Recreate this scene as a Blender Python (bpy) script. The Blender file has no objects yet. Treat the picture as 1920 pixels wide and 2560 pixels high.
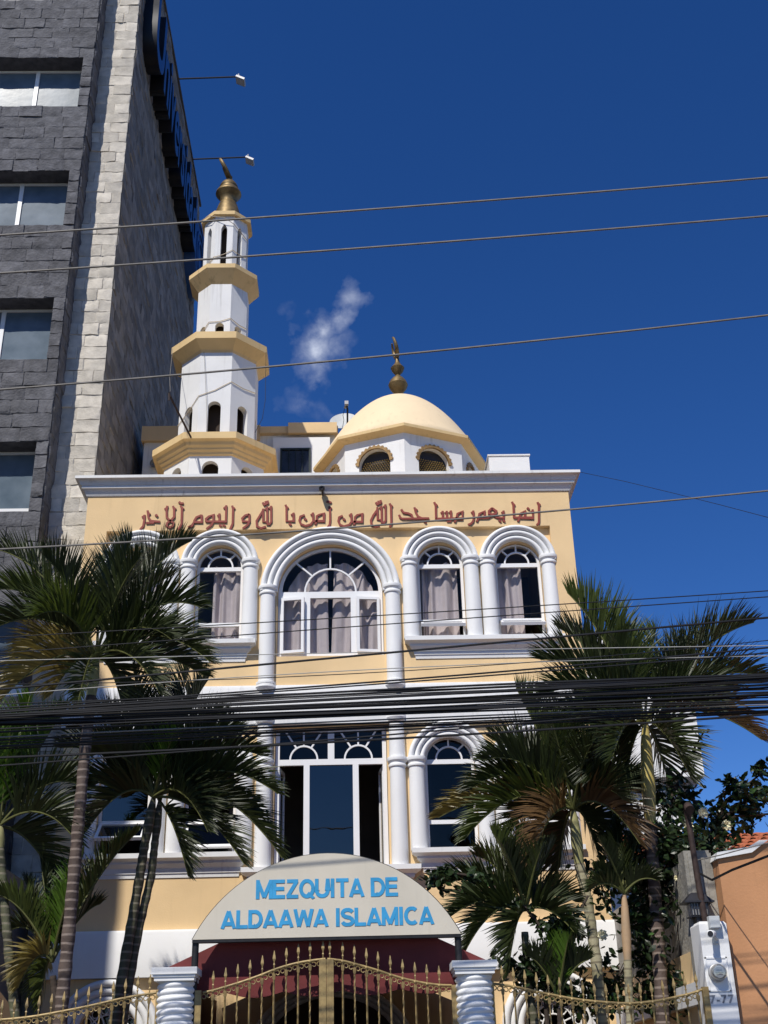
import bpy, math, random
from mathutils import Vector, Matrix, noise
from mathutils.geometry import tessellate_polygon
random.seed(7)
R_ = math.radians
SC = bpy.context.scene

# ------------------------------------------------------------------ camera
CAM = Vector((0, -18, 1.6)); FPX = 2972.0
TH, PS, RO = R_(26.275), R_(1.789), R_(-1.520)
_f = Vector((math.sin(PS)*math.cos(TH), math.cos(PS)*math.cos(TH), math.sin(TH)))
_r = Vector((math.cos(PS), -math.sin(PS), 0)); _u = _r.cross(_f)
_r2 = math.cos(RO)*_r + math.sin(RO)*_u; _u2 = -math.sin(RO)*_r + math.cos(RO)*_u
cd = bpy.data.cameras.new('camera'); cam = bpy.data.objects.new('camera', cd); SC.collection.objects.link(cam)
cam.matrix_world = Matrix(((_r2.x, _u2.x, -_f.x, CAM.x), (_r2.y, _u2.y, -_f.y, CAM.y), (_r2.z, _u2.z, -_f.z, CAM.z), (0, 0, 0, 1)))
cd.sensor_fit = 'HORIZONTAL'; cd.sensor_width = 36; cd.lens = FPX/1920*36; cd.clip_end = 2000; cd.clip_start = .05
SC.camera = cam

# ------------------------------------------------------------------ sky and sun
SUN = Vector((.50, 1.0, -1.32)).normalized()          # direction the light travels
EL = math.asin(-SUN.z); AZ = math.atan2(-SUN.x, -SUN.y)
w = bpy.data.worlds.new('World'); SC.world = w; w.use_nodes = True
nt = w.node_tree; N = nt.nodes; Lk = nt.links; N.clear()
out = N.new('ShaderNodeOutputWorld'); bg = N.new('ShaderNodeBackground'); bg.inputs[1].default_value = .11
sky = N.new('ShaderNodeTexSky'); sky.sky_type = 'NISHITA'; sky.sun_disc = False
sky.sun_elevation = EL; sky.sun_rotation = AZ; sky.altitude = 2500; sky.air_density = 1.0; sky.dust_density = .6; sky.ozone_density = 4.0
# small wisps of cloud, fixed to directions in the sky
tc = N.new('ShaderNodeTexCoord')
def sky_dir(x, y):
    return (_r2*(x-960) + _u2*(1280-y) + _f*FPX).normalized()
def vmath(op, a, b=None):
    n = N.new('ShaderNodeVectorMath'); n.operation = op
    if isinstance(a, (tuple, Vector)): n.inputs[0].default_value = a
    else: Lk.new(a, n.inputs[0])
    if b is not None:
        if isinstance(b, (tuple, Vector)): n.inputs[1].default_value = b
        else: Lk.new(b, n.inputs[1])
    return n
def smath(op, a, b=0.0, clamp=False):
    n = N.new('ShaderNodeMath'); n.operation = op; n.use_clamp = clamp
    for i, q in enumerate((a, b)):
        if isinstance(q, (int, float)): n.inputs[i].default_value = q
        else: Lk.new(q, n.inputs[i])
    return n.outputs[0]
nz = N.new('ShaderNodeTexNoise'); nz.inputs['Scale'].default_value = 42; nz.inputs['Detail'].default_value = 9; nz.inputs['Roughness'].default_value = .56
Lk.new(tc.outputs['Generated'], nz.inputs['Vector'])
nz2 = N.new('ShaderNodeTexNoise'); nz2.inputs['Scale'].default_value = 22; nz2.inputs['Detail'].default_value = 5
Lk.new(tc.outputs['Generated'], nz2.inputs['Vector'])
wob = vmath('SCALE', vmath('SUBTRACT', nz2.outputs['Color'], (.5, .5, .5)).outputs[0]); wob.inputs['Scale'].default_value = .075
dirn = vmath('ADD', vmath('NORMALIZE', tc.outputs['Generated']).outputs[0], wob.outputs[0])
mask = None
for (x, y, rad, amt) in ((860, 735, .020, .55), (832, 770, .022, .75), (800, 800, .026, 1.0), (770, 815, .022, .6), (790, 850, .025, .95), (775, 900, .020, .7), (770, 935, .016, .45), (745, 1020, .020, .28), (790, 1035, .016, .2), (705, 770, .016, .25), (850, 860, .014, .4)):
    d = vmath('DISTANCE', dirn.outputs[0], sky_dir(x, y))
    g = smath('SUBTRACT', 1.0, smath('DIVIDE', d.outputs['Value'], rad*.9), True)
    g = smath('MULTIPLY', smath('POWER', g, .9), amt)
    mask = g if mask is None else smath('MAXIMUM', mask, g)
cl = smath('MULTIPLY', mask, smath('MULTIPLY', smath('SUBTRACT', nz.outputs['Fac'], .34), 2.8, True), True)
mixc = N.new('ShaderNodeMix'); mixc.data_type = 'RGBA'
Lk.new(smath('MULTIPLY', cl, .62, True), mixc.inputs['Factor'])
hsv = N.new('ShaderNodeHueSaturation'); hsv.inputs['Hue'].default_value = .5125; hsv.inputs['Saturation'].default_value = 1.27; hsv.inputs['Value'].default_value = 1.0
Lk.new(sky.outputs[0], hsv.inputs['Color'])
Lk.new(hsv.outputs[0], mixc.inputs['A']); mixc.inputs['B'].default_value = (9.5, 10.0, 11.0, 1)
Lk.new(mixc.outputs['Result'], bg.inputs[0]); Lk.new(bg.outputs[0], out.inputs[0])
sl = bpy.data.lights.new('sun', 'SUN'); sl.energy = 4.1; sl.angle = R_(.53); sl.color = (1, .95, .87)
so = bpy.data.objects.new('sun', sl); SC.collection.objects.link(so)
so.rotation_euler = SUN.to_track_quat('-Z', 'Y').to_euler(); so.location = (-15, -30, 40)
SC.view_settings.view_transform = 'Standard'; SC.view_settings.look = 'None'
SC.view_settings.gamma = 1; SC.view_settings.exposure = .13
SC.cycles.max_bounces = 6; SC.cycles.transparent_max_bounces = 16; SC.cycles.diffuse_bounces = 3

# ------------------------------------------------------------------ helpers
def ray(x, y): return _r2*(x-960) + _u2*(1280-y) + _f*FPX
def at(x, y, Y=0.0):                     # a measured picture point on the plane at depth Y
    d = ray(x, y); t = (Y-CAM.y)/d.y; return CAM + d*t
def zm(r, x, y):                         # measuring window -> picture point
    s = (r[1]-r[0])/1659.0; return r[0]+s*x, r[2]+s*y

class MB:
    def __init__(s): s.v = []; s.f = []; s.mi = []; s.M = None
    def add(s, vs, fs, mi=0):
        b = len(s.v)
        for p in vs:
            p = Vector(p)
            if s.M is not None: p = s.M @ p
            s.v.append(p)
        for f in fs: s.f.append([b+i for i in f]); s.mi.append(mi)
        return s
    def box(s, x0, x1, y0, y1, z0, z1, mi=0):
        vs = [(x, y, z) for z in (z0, z1) for y in (y0, y1) for x in (x0, x1)]
        return s.add(vs, [(0, 2, 3, 1), (4, 5, 7, 6), (0, 1, 5, 4), (2, 6, 7, 3), (0, 4, 6, 2), (1, 3, 7, 5)], mi)
    def hexa(s, b, t, mi=0):             # four bottom and four top points
        return s.add(list(b)+list(t), [(3, 2, 1, 0), (4, 5, 6, 7), (0, 1, 5, 4), (1, 2, 6, 5), (2, 3, 7, 6), (3, 0, 4, 7)], mi)
    def loft(s, rings, closed=True, caps=True, mi=0):
        n = len(rings[0]); vs = [p for r in rings for p in r]; fs = []
        for i in range(len(rings)-1):
            for j in range(n if closed else n-1):
                k = (j+1) % n
                fs.append((i*n+j, i*n+k, (i+1)*n+k, (i+1)*n+j))
        if caps and closed:
            fs.append(tuple(range(n))[::-1]); fs.append(tuple((len(rings)-1)*n+i for i in range(n)))
        return s.add(vs, fs, mi)
    def tube(s, pts, r, n=8, mi=0, twist=0.0, sq=False):
        pts = [Vector(p) for p in pts]; rings = []; m = len(pts)
        ref = None
        for i, p in enumerate(pts):
            t = (pts[min(i+1, m-1)]-pts[max(i-1, 0)]).normalized()
            if ref is None:
                ref = Vector((0, 0, 1)) if abs(t.z) < .9 else Vector((1, 0, 0))
            a = (ref - t*ref.dot(t)).normalized(); b = t.cross(a); ref = a
            rr = r[i] if isinstance(r, (list, tuple)) else r
            rings.append([p + (a*math.cos(2*math.pi*k/n+twist*i) + b*math.sin(2*math.pi*k/n+twist*i))*rr for k in range(n)])
        return s.loft(rings, True, True, mi)
    def lathe(s, prof, n=24, c=(0, 0), ph=0.0, a0=0, a1=2*math.pi, mi=0, caps=True):
        full = abs(a1-a0-2*math.pi) < 1e-6; rings = []
        for r, z in prof:
            m = n if full else n+1
            rings.append([(c[0]+r*math.cos(a0+ph+(a1-a0)*k/n), c[1]+r*math.sin(a0+ph+(a1-a0)*k/n), z) for k in range(m)])
        return s.loft(rings, full, caps, mi)
    def panel(s, outer, holes, y0, y1, mi=0, mr=None):
        """solid plate in the XZ plane from y0 (front) to y1, with holes"""
        mr = mi if mr is None else mr
        loops = [list(outer)]+[list(h) for h in holes]
        tris = tessellate_polygon([[Vector((x, z, 0)) for x, z in l] for l in loops])
        flat = [p for l in loops for p in l]; n = len(flat)
        fs = []
        for t in tris:
            a, b, c = (Vector(flat[i]) for i in t)
            cr = (b-a).cross(c-a) if False else (b.x-a.x)*(c.y-a.y)-(b.y-a.y)*(c.x-a.x)
            t = tuple(t) if cr > 0 else tuple(t)[::-1]
            fs.append(t); fs.append(tuple(i+n for i in t)[::-1])
        s.add([(x, y0, z) for x, z in flat]+[(x, y1, z) for x, z in flat], fs, mi)
        for k, l in enumerate(loops):
            m = len(l); ar = sum(l[i][0]*l[(i+1) % m][1]-l[(i+1) % m][0]*l[i][1] for i in range(m))
            if (ar > 0) == (k == 0): l = l[::-1]
            s.add([(x, y0, z) for x, z in l]+[(x, y1, z) for x, z in l], [(i, (i+1) % m, m+(i+1) % m, m+i) for i in range(m)], mr)
        return s
    def strokes(s, lines, w, y0, y1, mi=0):
        """flat pen strokes in XZ, each a ribbon w wide, given thickness y0..y1"""
        for k, l in enumerate(lines):
            l = [Vector((p[0], p[1])) for p in l]; m = len(l); L = []; Rr = []
            for i, p in enumerate(l):
                t = (l[min(i+1, m-1)]-l[max(i-1, 0)]).normalized(); nrm = Vector((-t.y, t.x)); ww = w/2
                if 0 < i < m-1:
                    t1 = (l[i]-l[i-1]).normalized(); ww = min(w/2/max(abs(nrm.dot(Vector((-t1.y, t1.x)))), .6), w*.8)
                L.append(p+nrm*ww); Rr.append(p-nrm*ww)
            yy = y0 - .0006*(k % 5)
            vs = []
            for a, b in zip(L, Rr): vs += [(a.x, yy, a.y), (b.x, yy, b.y), (a.x, y1, a.y), (b.x, y1, b.y)]
            fs = []
            for i in range(m-1):
                o = 4*i; fs += [(o, o+1, o+5, o+4), (o+2, o+6, o+7, o+3), (o, o+4, o+6, o+2), (o+1, o+3, o+7, o+5)]
            fs += [(0, 2, 3, 1), (4*m-4, 4*m-3, 4*m-1, 4*m-2)]
            s.add(vs, fs, mi)
        return s
    def build(s, name, mats, parent=None, smooth=32, local=False):
        me = bpy.data.meshes.new(name)
        me.from_pydata([tuple(p) for p in s.v], [], s.f)
        if not isinstance(mats, (list, tuple)): mats = [mats]
        for m in mats: me.materials.append(m)
        if len(mats) > 1: me.polygons.foreach_set('material_index', s.mi)
        me.update()
        if smooth:
            me.polygons.foreach_set('use_smooth', [True]*len(me.polygons)); me.set_sharp_from_angle(angle=R_(smooth))
        o = bpy.data.objects.new(name, me); SC.collection.objects.link(o)
        if parent is not None:
            o.parent = parent
            if not local:
                if parent.type == 'EMPTY': o.matrix_parent_inverse = Matrix.Translation(parent.location).inverted()
        return o
def tag(o, label=None, cat=None, group=None, kind=None):
    if label: o['label'] = label
    if cat: o['category'] = cat
    if group: o['group'] = group
    if kind: o['kind'] = kind
    return o
def empty(name, loc, label, cat, group=None):
    o = bpy.data.objects.new(name, None); SC.collection.objects.link(o); o.location = loc; o.empty_display_size = .2
    return tag(o, label, cat, group)
def dup(o, parent=None):
    c = o.copy(); SC.collection.objects.link(c)
    if parent is not None: c.parent = parent
    return c

# ------------------------------------------------------------------ materials
def mat(name, col, rough=.7, var=.06, scale=3.0, bump=.0, bscale=60, streak=0, metal=0, spec=.3, col2=None, island=0):
    m = bpy.data.materials.new(name); m.use_nodes = True; t = m.node_tree; b = t.nodes['Principled BSDF']
    b.inputs['Roughness'].default_value = rough; b.inputs['Metallic'].default_value = metal
    b.inputs['Specular IOR Level'].default_value = spec
    co = t.nodes.new('ShaderNodeTexCoord')
    nn = t.nodes.new('ShaderNodeTexNoise'); nn.inputs['Scale'].default_value = scale; nn.inputs['Detail'].default_value = 6
    t.links.new(co.outputs['Object'], nn.inputs['Vector'])
    rp = t.nodes.new('ShaderNodeValToRGB'); rp.color_ramp.elements[0].position = .3; rp.color_ramp.elements[1].position = .7
    a = col2 or tuple(c*(1-var*1.6) for c in col); c2 = tuple(min(1, c*(1+var)) for c in col)
    rp.color_ramp.elements[0].color = (*a, 1); rp.color_ramp.elements[1].color = (*c2, 1)
    t.links.new(nn.outputs['Fac'], rp.inputs[0]); last = rp.outputs[0]
    if streak:
        mp = t.nodes.new('ShaderNodeMapping'); mp.inputs['Scale'].default_value = (14, 14, .7); t.links.new(co.outputs['Object'], mp.inputs[0])
        n2 = t.nodes.new('ShaderNodeTexNoise'); n2.inputs['Scale'].default_value = 1.0; n2.inputs['Detail'].default_value = 5; t.links.new(mp.outputs[0], n2.inputs['Vector'])
        n3 = t.nodes.new('ShaderNodeTexNoise'); n3.inputs['Scale'].default_value = .9; n3.inputs['Detail'].default_value = 3; t.links.new(co.outputs['Object'], n3.inputs['Vector'])
        r2 = t.nodes.new('ShaderNodeValToRGB'); r2.color_ramp.elements[0].position = .55; r2.color_ramp.elements[1].position = .75
        t.links.new(n2.outputs['Fac'], r2.inputs[0])
        r3 = t.nodes.new('ShaderNodeValToRGB'); r3.color_ramp.elements[0].position = .45; r3.color_ramp.elements[1].position = .65
        t.links.new(n3.outputs['Fac'], r3.inputs[0])
        mu = t.nodes.new('ShaderNodeMath'); mu.operation = 'MULTIPLY'; t.links.new(r2.outputs[0], mu.inputs[0]); t.links.new(r3.outputs[0], mu.inputs[1])
        m2 = t.nodes.new('ShaderNodeMath'); m2.operation = 'MULTIPLY'; m2.inputs[1].default_value = streak; t.links.new(mu.outputs[0], m2.inputs[0])
        mx = t.nodes.new('ShaderNodeMix'); mx.data_type = 'RGBA'; t.links.new(m2.outputs[0], mx.inputs['Factor']); t.links.new(last, mx.inputs['A'])
        mx.inputs['B'].default_value = (col[0]*.42, col[1]*.40, col[2]*.38, 1); last = mx.outputs['Result']
    if island:
        g = t.nodes.new('ShaderNodeNewGeometry'); hv = t.nodes.new('ShaderNodeHueSaturation')
        mr = t.nodes.new('ShaderNodeMapRange'); mr.inputs['To Min'].default_value = 1-island; mr.inputs['To Max'].default_value = 1+island
        t.links.new(g.outputs['Random Per Island'], mr.inputs['Value']); t.links.new(mr.outputs[0], hv.inputs['Value']); t.links.new(last, hv.inputs['Color']); last = hv.outputs[0]
    t.links.new(last, b.inputs['Base Color'])
    if bump:
        n4 = t.nodes.new('ShaderNodeTexNoise'); n4.inputs['Scale'].default_value = bscale; n4.inputs['Detail'].default_value = 8
        t.links.new(co.outputs['Object'], n4.inputs['Vector'])
        bp = t.nodes.new('ShaderNodeBump'); bp.inputs['Strength'].default_value = bump; bp.inputs['Distance'].default_value = .02
        t.links.new(n4.outputs['Fac'], bp.inputs['Height']); t.links.new(bp.outputs[0], b.inputs['Normal'])
    return m
YEL = mat("yellow_paint", (.79, .57, .31), .8, .075, 1.1, .12, 45, streak=.26)
TAN = mat("ochre_paint", (.72, .525, .265), .8, .07, 1.4, .1, 45, streak=.5)
DOMEP = mat("dome_paint", (.80, .635, .41), .75, .04, 1.2, .06, 30, streak=.28)
WHT = mat('white_paint', (.80, .80, .79), .6, .025, 2.0, .06, 40, streak=.12)
WHT2 = mat('weathered_white', (.76, .76, .75), .75, .04, 2.0, .1, 40, streak=.6)
PVC = mat('white_frame', (.82, .82, .82), .35, .01, 5, 0)
RED = mat('red_letter', (.27, .055, .04), .55, .08, 9, 0)
BRASS = mat('aged_brass', (.22, .155, .07), .5, .3, 7, .05, 40, metal=.6, spec=.5)
GOLD = mat('gold_paint', (.34, .245, .10), .5, .2, 18, 0, metal=.12, spec=.4, col2=(.22, .15, .06))
DSTONE = mat('dark_stone', (.125, .125, .135), .85, .2, 7, .9, 22, island=.14, spec=.2)
LSTONE = mat('light_stone', (.60, .555, .48), .85, .12, 6, .5, 30, island=.16, spec=.2)
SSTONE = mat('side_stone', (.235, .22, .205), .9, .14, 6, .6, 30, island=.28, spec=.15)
GREY = mat('grey_render', (.12, .12, .125), .9, .15, 2, .3, 30)
CONC = mat('raw_concrete', (.30, .285, .25), .95, .25, 3, .5, 25, streak=.8)
ORANGE = mat('orange_render', (.50, .25, .12), .85, .12, 1.5, .15, 40, streak=.2)
TILE = mat('roof_tile', (.42, .13, .06), .85, .25, 10, .2, 30)
FAB = mat('curtain_fabric', (.54, .465, .455), .9, .05, 8, .1, 90)
CANV = mat('sign_canvas', (.62, .57, .47), .65, .05, 1.6, .04, 60, streak=.25)
BLUE = mat('blue_letter', (.045, .32, .60), .5, .1, 9, 0)
MAROON = mat('maroon_canvas', (.145, .028, .028), .7, .1, 4, .08, 50)
BLACKM = mat('black_metal', (.018, .018, .02), .5, .2, 10, 0)
DARKM = mat('dark_plastic', (.03, .03, .035), .4, .1, 10, 0)
GREYM = mat('grey_metal', (.42, .42, .42), .45, .1, 10, 0, metal=.3)
RUST = mat('rusty_pipe', (.05, .032, .027), .7, .3, 15, .1)
CBLK = mat('black_cable', (.012, .012, .013), .55, .1, 5, 0)
CGRY = mat('grey_cable', (.21, .195, .175), .6, .15, 8, 0)
CLGT = mat('pale_cable', (.40, .39, .36), .6, .1, 8, 0)
CWIR = mat('beige_wire', (.55, .47, .36), .6, .1, 8, 0)
SIGNB = mat('blue_sign_face', (.02, .075, .24), .35, .05, 5, 0, spec=.5)
SIGND = mat('sign_return', (.006, .008, .014), .5, .1, 5, 0)
EARTH = mat('garden_soil', (.09, .065, .045), .95, .25, 3, .5, 20)
ASPH = mat('asphalt', (.05, .05, .052), .9, .2, 6, .4, 80)
PAVE = mat('pavement_concrete', (.28, .27, .25), .9, .12, 3, .2, 40)
ROOM = mat('interior_plaster', (.22, .19, .17), .9, .1, 2, 0)
LATT = mat('brown_lattice', (.30, .19, .08), .6, .2, 12, 0, metal=.2)
DISHM = mat('dish_grey', (.52, .54, .54), .5, .05, 6, 0)
GREEN_METAL = mat('green_grille', (.02, .03, .03), .5, .1, 10, 0)

def glass(name, refl=.10, tint=(.86, .88, .9), rough=.01):
    m = bpy.data.materials.new(name); m.use_nodes = True; t = m.node_tree; t.nodes.clear()
    o = t.nodes.new('ShaderNodeOutputMaterial'); mx = t.nodes.new('ShaderNodeMixShader'); tr = t.nodes.new('ShaderNodeBsdfTransparent'); gl = t.nodes.new('ShaderNodeBsdfGlossy')
    tr.inputs[0].default_value = (*tint, 1); gl.inputs['Roughness'].default_value = rough; gl.inputs['Color'].default_value = (.85, .76, .64, 1)
    co = t.nodes.new('ShaderNodeTexCoord'); nn = t.nodes.new('ShaderNodeTexNoise'); nn.inputs['Scale'].default_value = 1.7; bp = t.nodes.new('ShaderNodeBump')
    bp.inputs['Strength'].default_value = .04; bp.inputs['Distance'].default_value = .05
    t.links.new(co.outputs['Object'], nn.inputs['Vector']); t.links.new(nn.outputs['Fac'], bp.inputs['Height']); t.links.new(bp.outputs[0], gl.inputs['Normal'])
    fr = t.nodes.new('ShaderNodeLayerWeight'); fr.inputs[0].default_value = .5
    pw = t.nodes.new('ShaderNodeMath'); pw.operation = 'POWER'; pw.inputs[1].default_value = 4.0; t.links.new(fr.outputs['Facing'], pw.inputs[0])
    ad = t.nodes.new('ShaderNodeMath'); ad.operation = 'ADD'; ad.inputs[1].default_value = refl; ad.use_clamp = True
    t.links.new(pw.outputs[0], ad.inputs[0]); t.links.new(ad.outputs[0], mx.inputs[0])
    t.links.new(tr.outputs[0], mx.inputs[1]); t.links.new(gl.outputs[0], mx.inputs[2]); t.links.new(mx.outputs[0], o.inputs[0])
    return m
GLS = glass('window_glass', .015, (.93, .94, .95))
GLB = glass('blue_tinted_glass', .10, (.3, .4, .5))
GLD = glass('dark_glass', .03, (.45, .47, .52))
def office_glass():
    m = mat('office_glass', (.15, .19, .23), .2, .1, 2.2, .04, 6, spec=.18, col2=(.09, .125, .16))
    return m
GLO = office_glass()

def leafmat(name, col, trans=.3, rough=.38, var=.35):
    m = bpy.data.materials.new(name); m.use_nodes = True; t = m.node_tree; b = t.nodes['Principled BSDF']
    b.inputs['Roughness'].default_value = rough; b.inputs['Specular IOR Level'].default_value = .35
    o = t.nodes['Material Output']; g = t.nodes.new('ShaderNodeNewGeometry')
    hv = t.nodes.new('ShaderNodeHueSaturation'); mr = t.nodes.new('ShaderNodeMapRange'); mr.inputs['To Min'].default_value = 1-var; mr.inputs['To Max'].default_value = 1+var
    t.links.new(g.outputs['Random Per Island'], mr.inputs['Value']); t.links.new(mr.outputs[0], hv.inputs['Value'])
    hv.inputs['Color'].default_value = (*col, 1); t.links.new(hv.outputs[0], b.inputs['Base Color'])
    tr = t.nodes.new('ShaderNodeBsdfTranslucent'); hv2 = t.nodes.new('ShaderNodeHueSaturation'); hv2.inputs['Value'].default_value = 1.6; hv2.inputs['Saturation'].default_value = 1.1
    t.links.new(hv.outputs[0], hv2.inputs['Color']); t.links.new(hv2.outputs[0], tr.inputs[0])
    mx = t.nodes.new('ShaderNodeMixShader'); mx.inputs[0].default_value = trans
    t.links.new(b.outputs[0], mx.inputs[1]); t.links.new(tr.outputs[0], mx.inputs[2]); t.links.new(mx.outputs[0], o.inputs[0])
    return m
LEAF = {'dark': leafmat('palm_leaf_dark', (.029, .040, .011), .2, .46), 'mid': leafmat('palm_leaf_mid', (.060, .080, .017), .3, .45), 'lime': leafmat('palm_leaf_lime', (.075, .14, .018), .35),
        'yellow': leafmat('palm_leaf_yellowing', (.19, .15, .045), .25), 'brown': leafmat('palm_leaf_brown', (.12, .07, .03), .15)}
RACH = mat('palm_rachis', (.10, .105, .03), .6, .2, 8, 0)
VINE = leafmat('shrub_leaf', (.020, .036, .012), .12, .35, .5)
VINE2 = leafmat('shrub_leaf_bright', (.045, .095, .025), .25, .35, .4)  # brighter green, given to a few leaves at random
PETAL = mat('cream_petal', (.82, .76, .50), .6, .08, 20, 0)
TWIG = mat('twig_bark', (.06, .045, .035), .9, .2, 12, .2)
def trunkmat(name, a, b, ringc, sc=7.0):
    m = mat(name, a, .8, .25, 5, .4, 25, col2=b); t = m.node_tree; bs = t.nodes['Principled BSDF']
    co = t.nodes.new('ShaderNodeTexCoord'); wv = t.nodes.new('ShaderNodeTexWave'); wv.bands_direction = 'Z'; wv.inputs['Scale'].default_value = sc/2; wv.inputs['Distortion'].default_value = 1.2; wv.inputs['Detail'].default_value = 2
    t.links.new(co.outputs['Object'], wv.inputs['Vector'])
    rp = t.nodes.new('ShaderNodeValToRGB'); rp.color_ramp.elements[0].position = .80; rp.color_ramp.elements[1].position = .90; t.links.new(wv.outputs['Fac'], rp.inputs[0])
    mx = t.nodes.new('ShaderNodeMix'); mx.data_type = 'RGBA'; old = bs.inputs['Base Color'].links[0].from_socket
    t.links.new(rp.outputs[0], mx.inputs['Factor']); t.links.new(old, mx.inputs['A']); mx.inputs['B'].default_value = (*ringc, 1); t.links.new(mx.outputs['Result'], bs.inputs['Base Color'])
    return m
TRK_B = trunkmat('palm_trunk_brown', (.115, .085, .07), (.05, .035, .03), (.24, .19, .16))
TRK_G = trunkmat('palm_trunk_green', (.10, .105, .06), (.05, .045, .03), (.20, .18, .13))
TRK_P = trunkmat('palm_trunk_pale', (.34, .31, .21), (.22, .20, .11), (.19, .165, .11))
SHAFT = mat('palm_crownshaft', (.33, .31, .14), .55, .2, 4, .1, 20)
SHAFTY = mat('palm_crownshaft_yellow', (.50, .38, .10), .55, .2, 4, .1, 20, col2=(.30, .27, .12))

# ------------------------------------------------------------------ ground, road, pavement
def sheet(name, x0, x1, y0, y1, z, m):
    return tag(MB().add([(x0, y0, z), (x1, y0, z), (x1, y1, z), (x0, y1, z)], [(0, 1, 2, 3)]).build(name, m), kind='structure')
sheet('ground', -400, 400, -300, 400, -.004, EARTH)
sheet('road', -200, 200, -16.5, -7.2, 0, ASPH)
b = MB(); b.box(-60, 60, -7.2, -5.25, -.1, .14); tag(b.build('pavement', PAVE), kind='structure')

# ------------------------------------------------------------------ mosque
CX = -.35
def mir(x): return 2*CX-x
def arch_loop(cx, hw, zb, zs, rise, n=20):
    return [(cx-hw, zb), (cx+hw, zb)]+[(cx+hw*math.cos(math.pi*k/n), zs+rise*math.sin(math.pi*k/n)) for k in range(n+1)]
def rect(x0, x1, z0, z1): return [(x0, z0), (x1, z0), (x1, z1), (x0, z1)]
def sweep_u(mb, prof, x0, x1, yf, yb, mi=0):
    rings = []
    for k in range(4):
        rings.append([((x0-p) if k < 2 else (x1+p), yb if k in (0, 3) else yf-p, z) for p, z in prof])
    mb.loft(rings, True, True, mi)
MOSQ = empty('mosque', (CX, 0, 0), 'yellow and white three storey mosque with a minaret, a dome and arched windows', 'mosque')
def P(mb, name, m, parent=MOSQ, **k): return mb.build(name, m, parent, **k)
SM = {'R1': 1.465, 'R2': 2.755}; SM['L1'] = mir(SM['R1']); SM['L2'] = mir(SM['R2'])
HW = .39
holes = []
for c in SM.values():
    holes.append(arch_loop(c, HW, 8.20, 9.52, .38)); holes.append(arch_loop(c, HW, 4.90, 6.24, .38))
holes.append(arch_loop(CX, .86, 7.95, 9.04, .85)); holes.append(rect(CX-.86, CX+.86, 4.60, 6.79))
for c in (-3.46, 2.76): holes.append(arch_loop(c, .42, 1.0, 2.45, .42))
holes.append(arch_loop(CX, .95, .02, 2.12, .86))
b = MB(); b.panel(rect(-4.40, 3.69, 0, 10.86), holes, 0, .25); P(b, 'wall', YEL)
b = MB()
b.panel([(-4.41, 7.40), (-4.05, 7.40), (-4.05, 10.15), (3.33, 10.15), (3.33, 7.40), (3.70, 7.40), (3.70, 10.84), (-4.41, 10.84)], [], -.1, .02)
b.panel(rect(-4.41, -4.05, 3.8, 6.85), [], -.1, .02); b.panel(rect(3.33, 3.70, 3.8, 6.85), [], -.1, .02)
P(b, 'facade_frame', YEL)
b = MB(); b.box(3.45, 3.692, .25, 11, 0, 10.86); b.box(-4.402, -4.16, .25, 11, 0, 10.86); b.box(-4.402, 3.692, 11, 11.2, 0, 10.86); b.box(-4.38, 3.66, -.05, 11.1, 10.70, 10.88)
P(b, 'side_wall', YEL)
b = MB()
for z in (3.55, 7.1): b.box(-4.16, 3.45, .25, 11, z, z+.2)
b.box(-4.16, 3.45, 3.4, 3.5, .02, 10.7); b.box(-1.9, -1.8, .25, 3.4, 3.75, 10.7); b.box(1.1, 1.2, .25, 3.4, 3.75, 10.7)
P(b, 'interior', ROOM)
# belts and cornice
b = MB(); sweep_u(b, [(-.02, 6.82), (.07, 6.82), (.07, 7.40), (.05, 7.45), (-.02, 7.45)], -4.41, 3.70, -.03, .2); P(b, 'belt_course', WHT2)
b = MB(); sweep_u(b, [(-.02, 3.21), (.09, 3.21), (.09, 3.80), (.07, 3.84), (-.02, 3.84)], -4.41, 3.70, -.03, .2); P(b, 'belt_course', WHT)
b = MB(); pr = [(-.03, 10.79), (.015, 10.79), (.03, 10.81), (.045, 10.86), (.075, 10.90), (.09, 10.91), (.10, 10.91), (.10, 10.955), (.115, 10.965), (.125, 11.0), (.15, 11.035), (.185, 11.05), (.20, 11.05), (.20, 11.10), (-.03, 11.10)]
sweep_u(b, pr, -4.41, 3.70, -.1, 11.2); b.box(-4.36, 3.65, -.05, .2, 10.85, 11.085); b.box(-4.36, -4.16, .2, 11, 10.85, 11.085); b.box(3.45, 3.65, .2, 11, 10.85, 11.085)
P(b, 'cornice', WHT2)
# columns
def col(cx, z0, z1, cap=.0, base=.0, r=.122):
    pf = [(r*1.04, z0), (r*1.02, (z0+z1)/2), (r*.97, z1)]
    MB().lathe(pf, 28, (cx, -.03)).build('column', WHT, MOSQ)
    b = MB(); e = cap
    b.lathe([(r*1.0, z1-.01), (r*1.12, z1), (r*1.16, z1+.02), (r*1.12, z1+.035), (r*1.03, z1+.045), (r*1.03, z1+.065), (r*1.12, z1+.075), (r*1.24, z1+.09), (r*1.29, z1+.12), (r*1.25, z1+.145), (r*1.05, z1+.15)], 28, (cx, -.03)); b.build('capital', WHT, MOSQ)
    if base:
        b = MB(); b.lathe([(r*1.0, z0-base), (r*1.15, z0-base+.01), (r*1.42, z0-base+.05), (r*1.38, z0-base+.085), (r*1.15, z0-.03), (r*1.3, z0-.02), (r*1.3, z0+.01), (r*1.0, z0+.03)], 28, (cx, -.03)); b.build('column_base', WHT, MOSQ)
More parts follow.
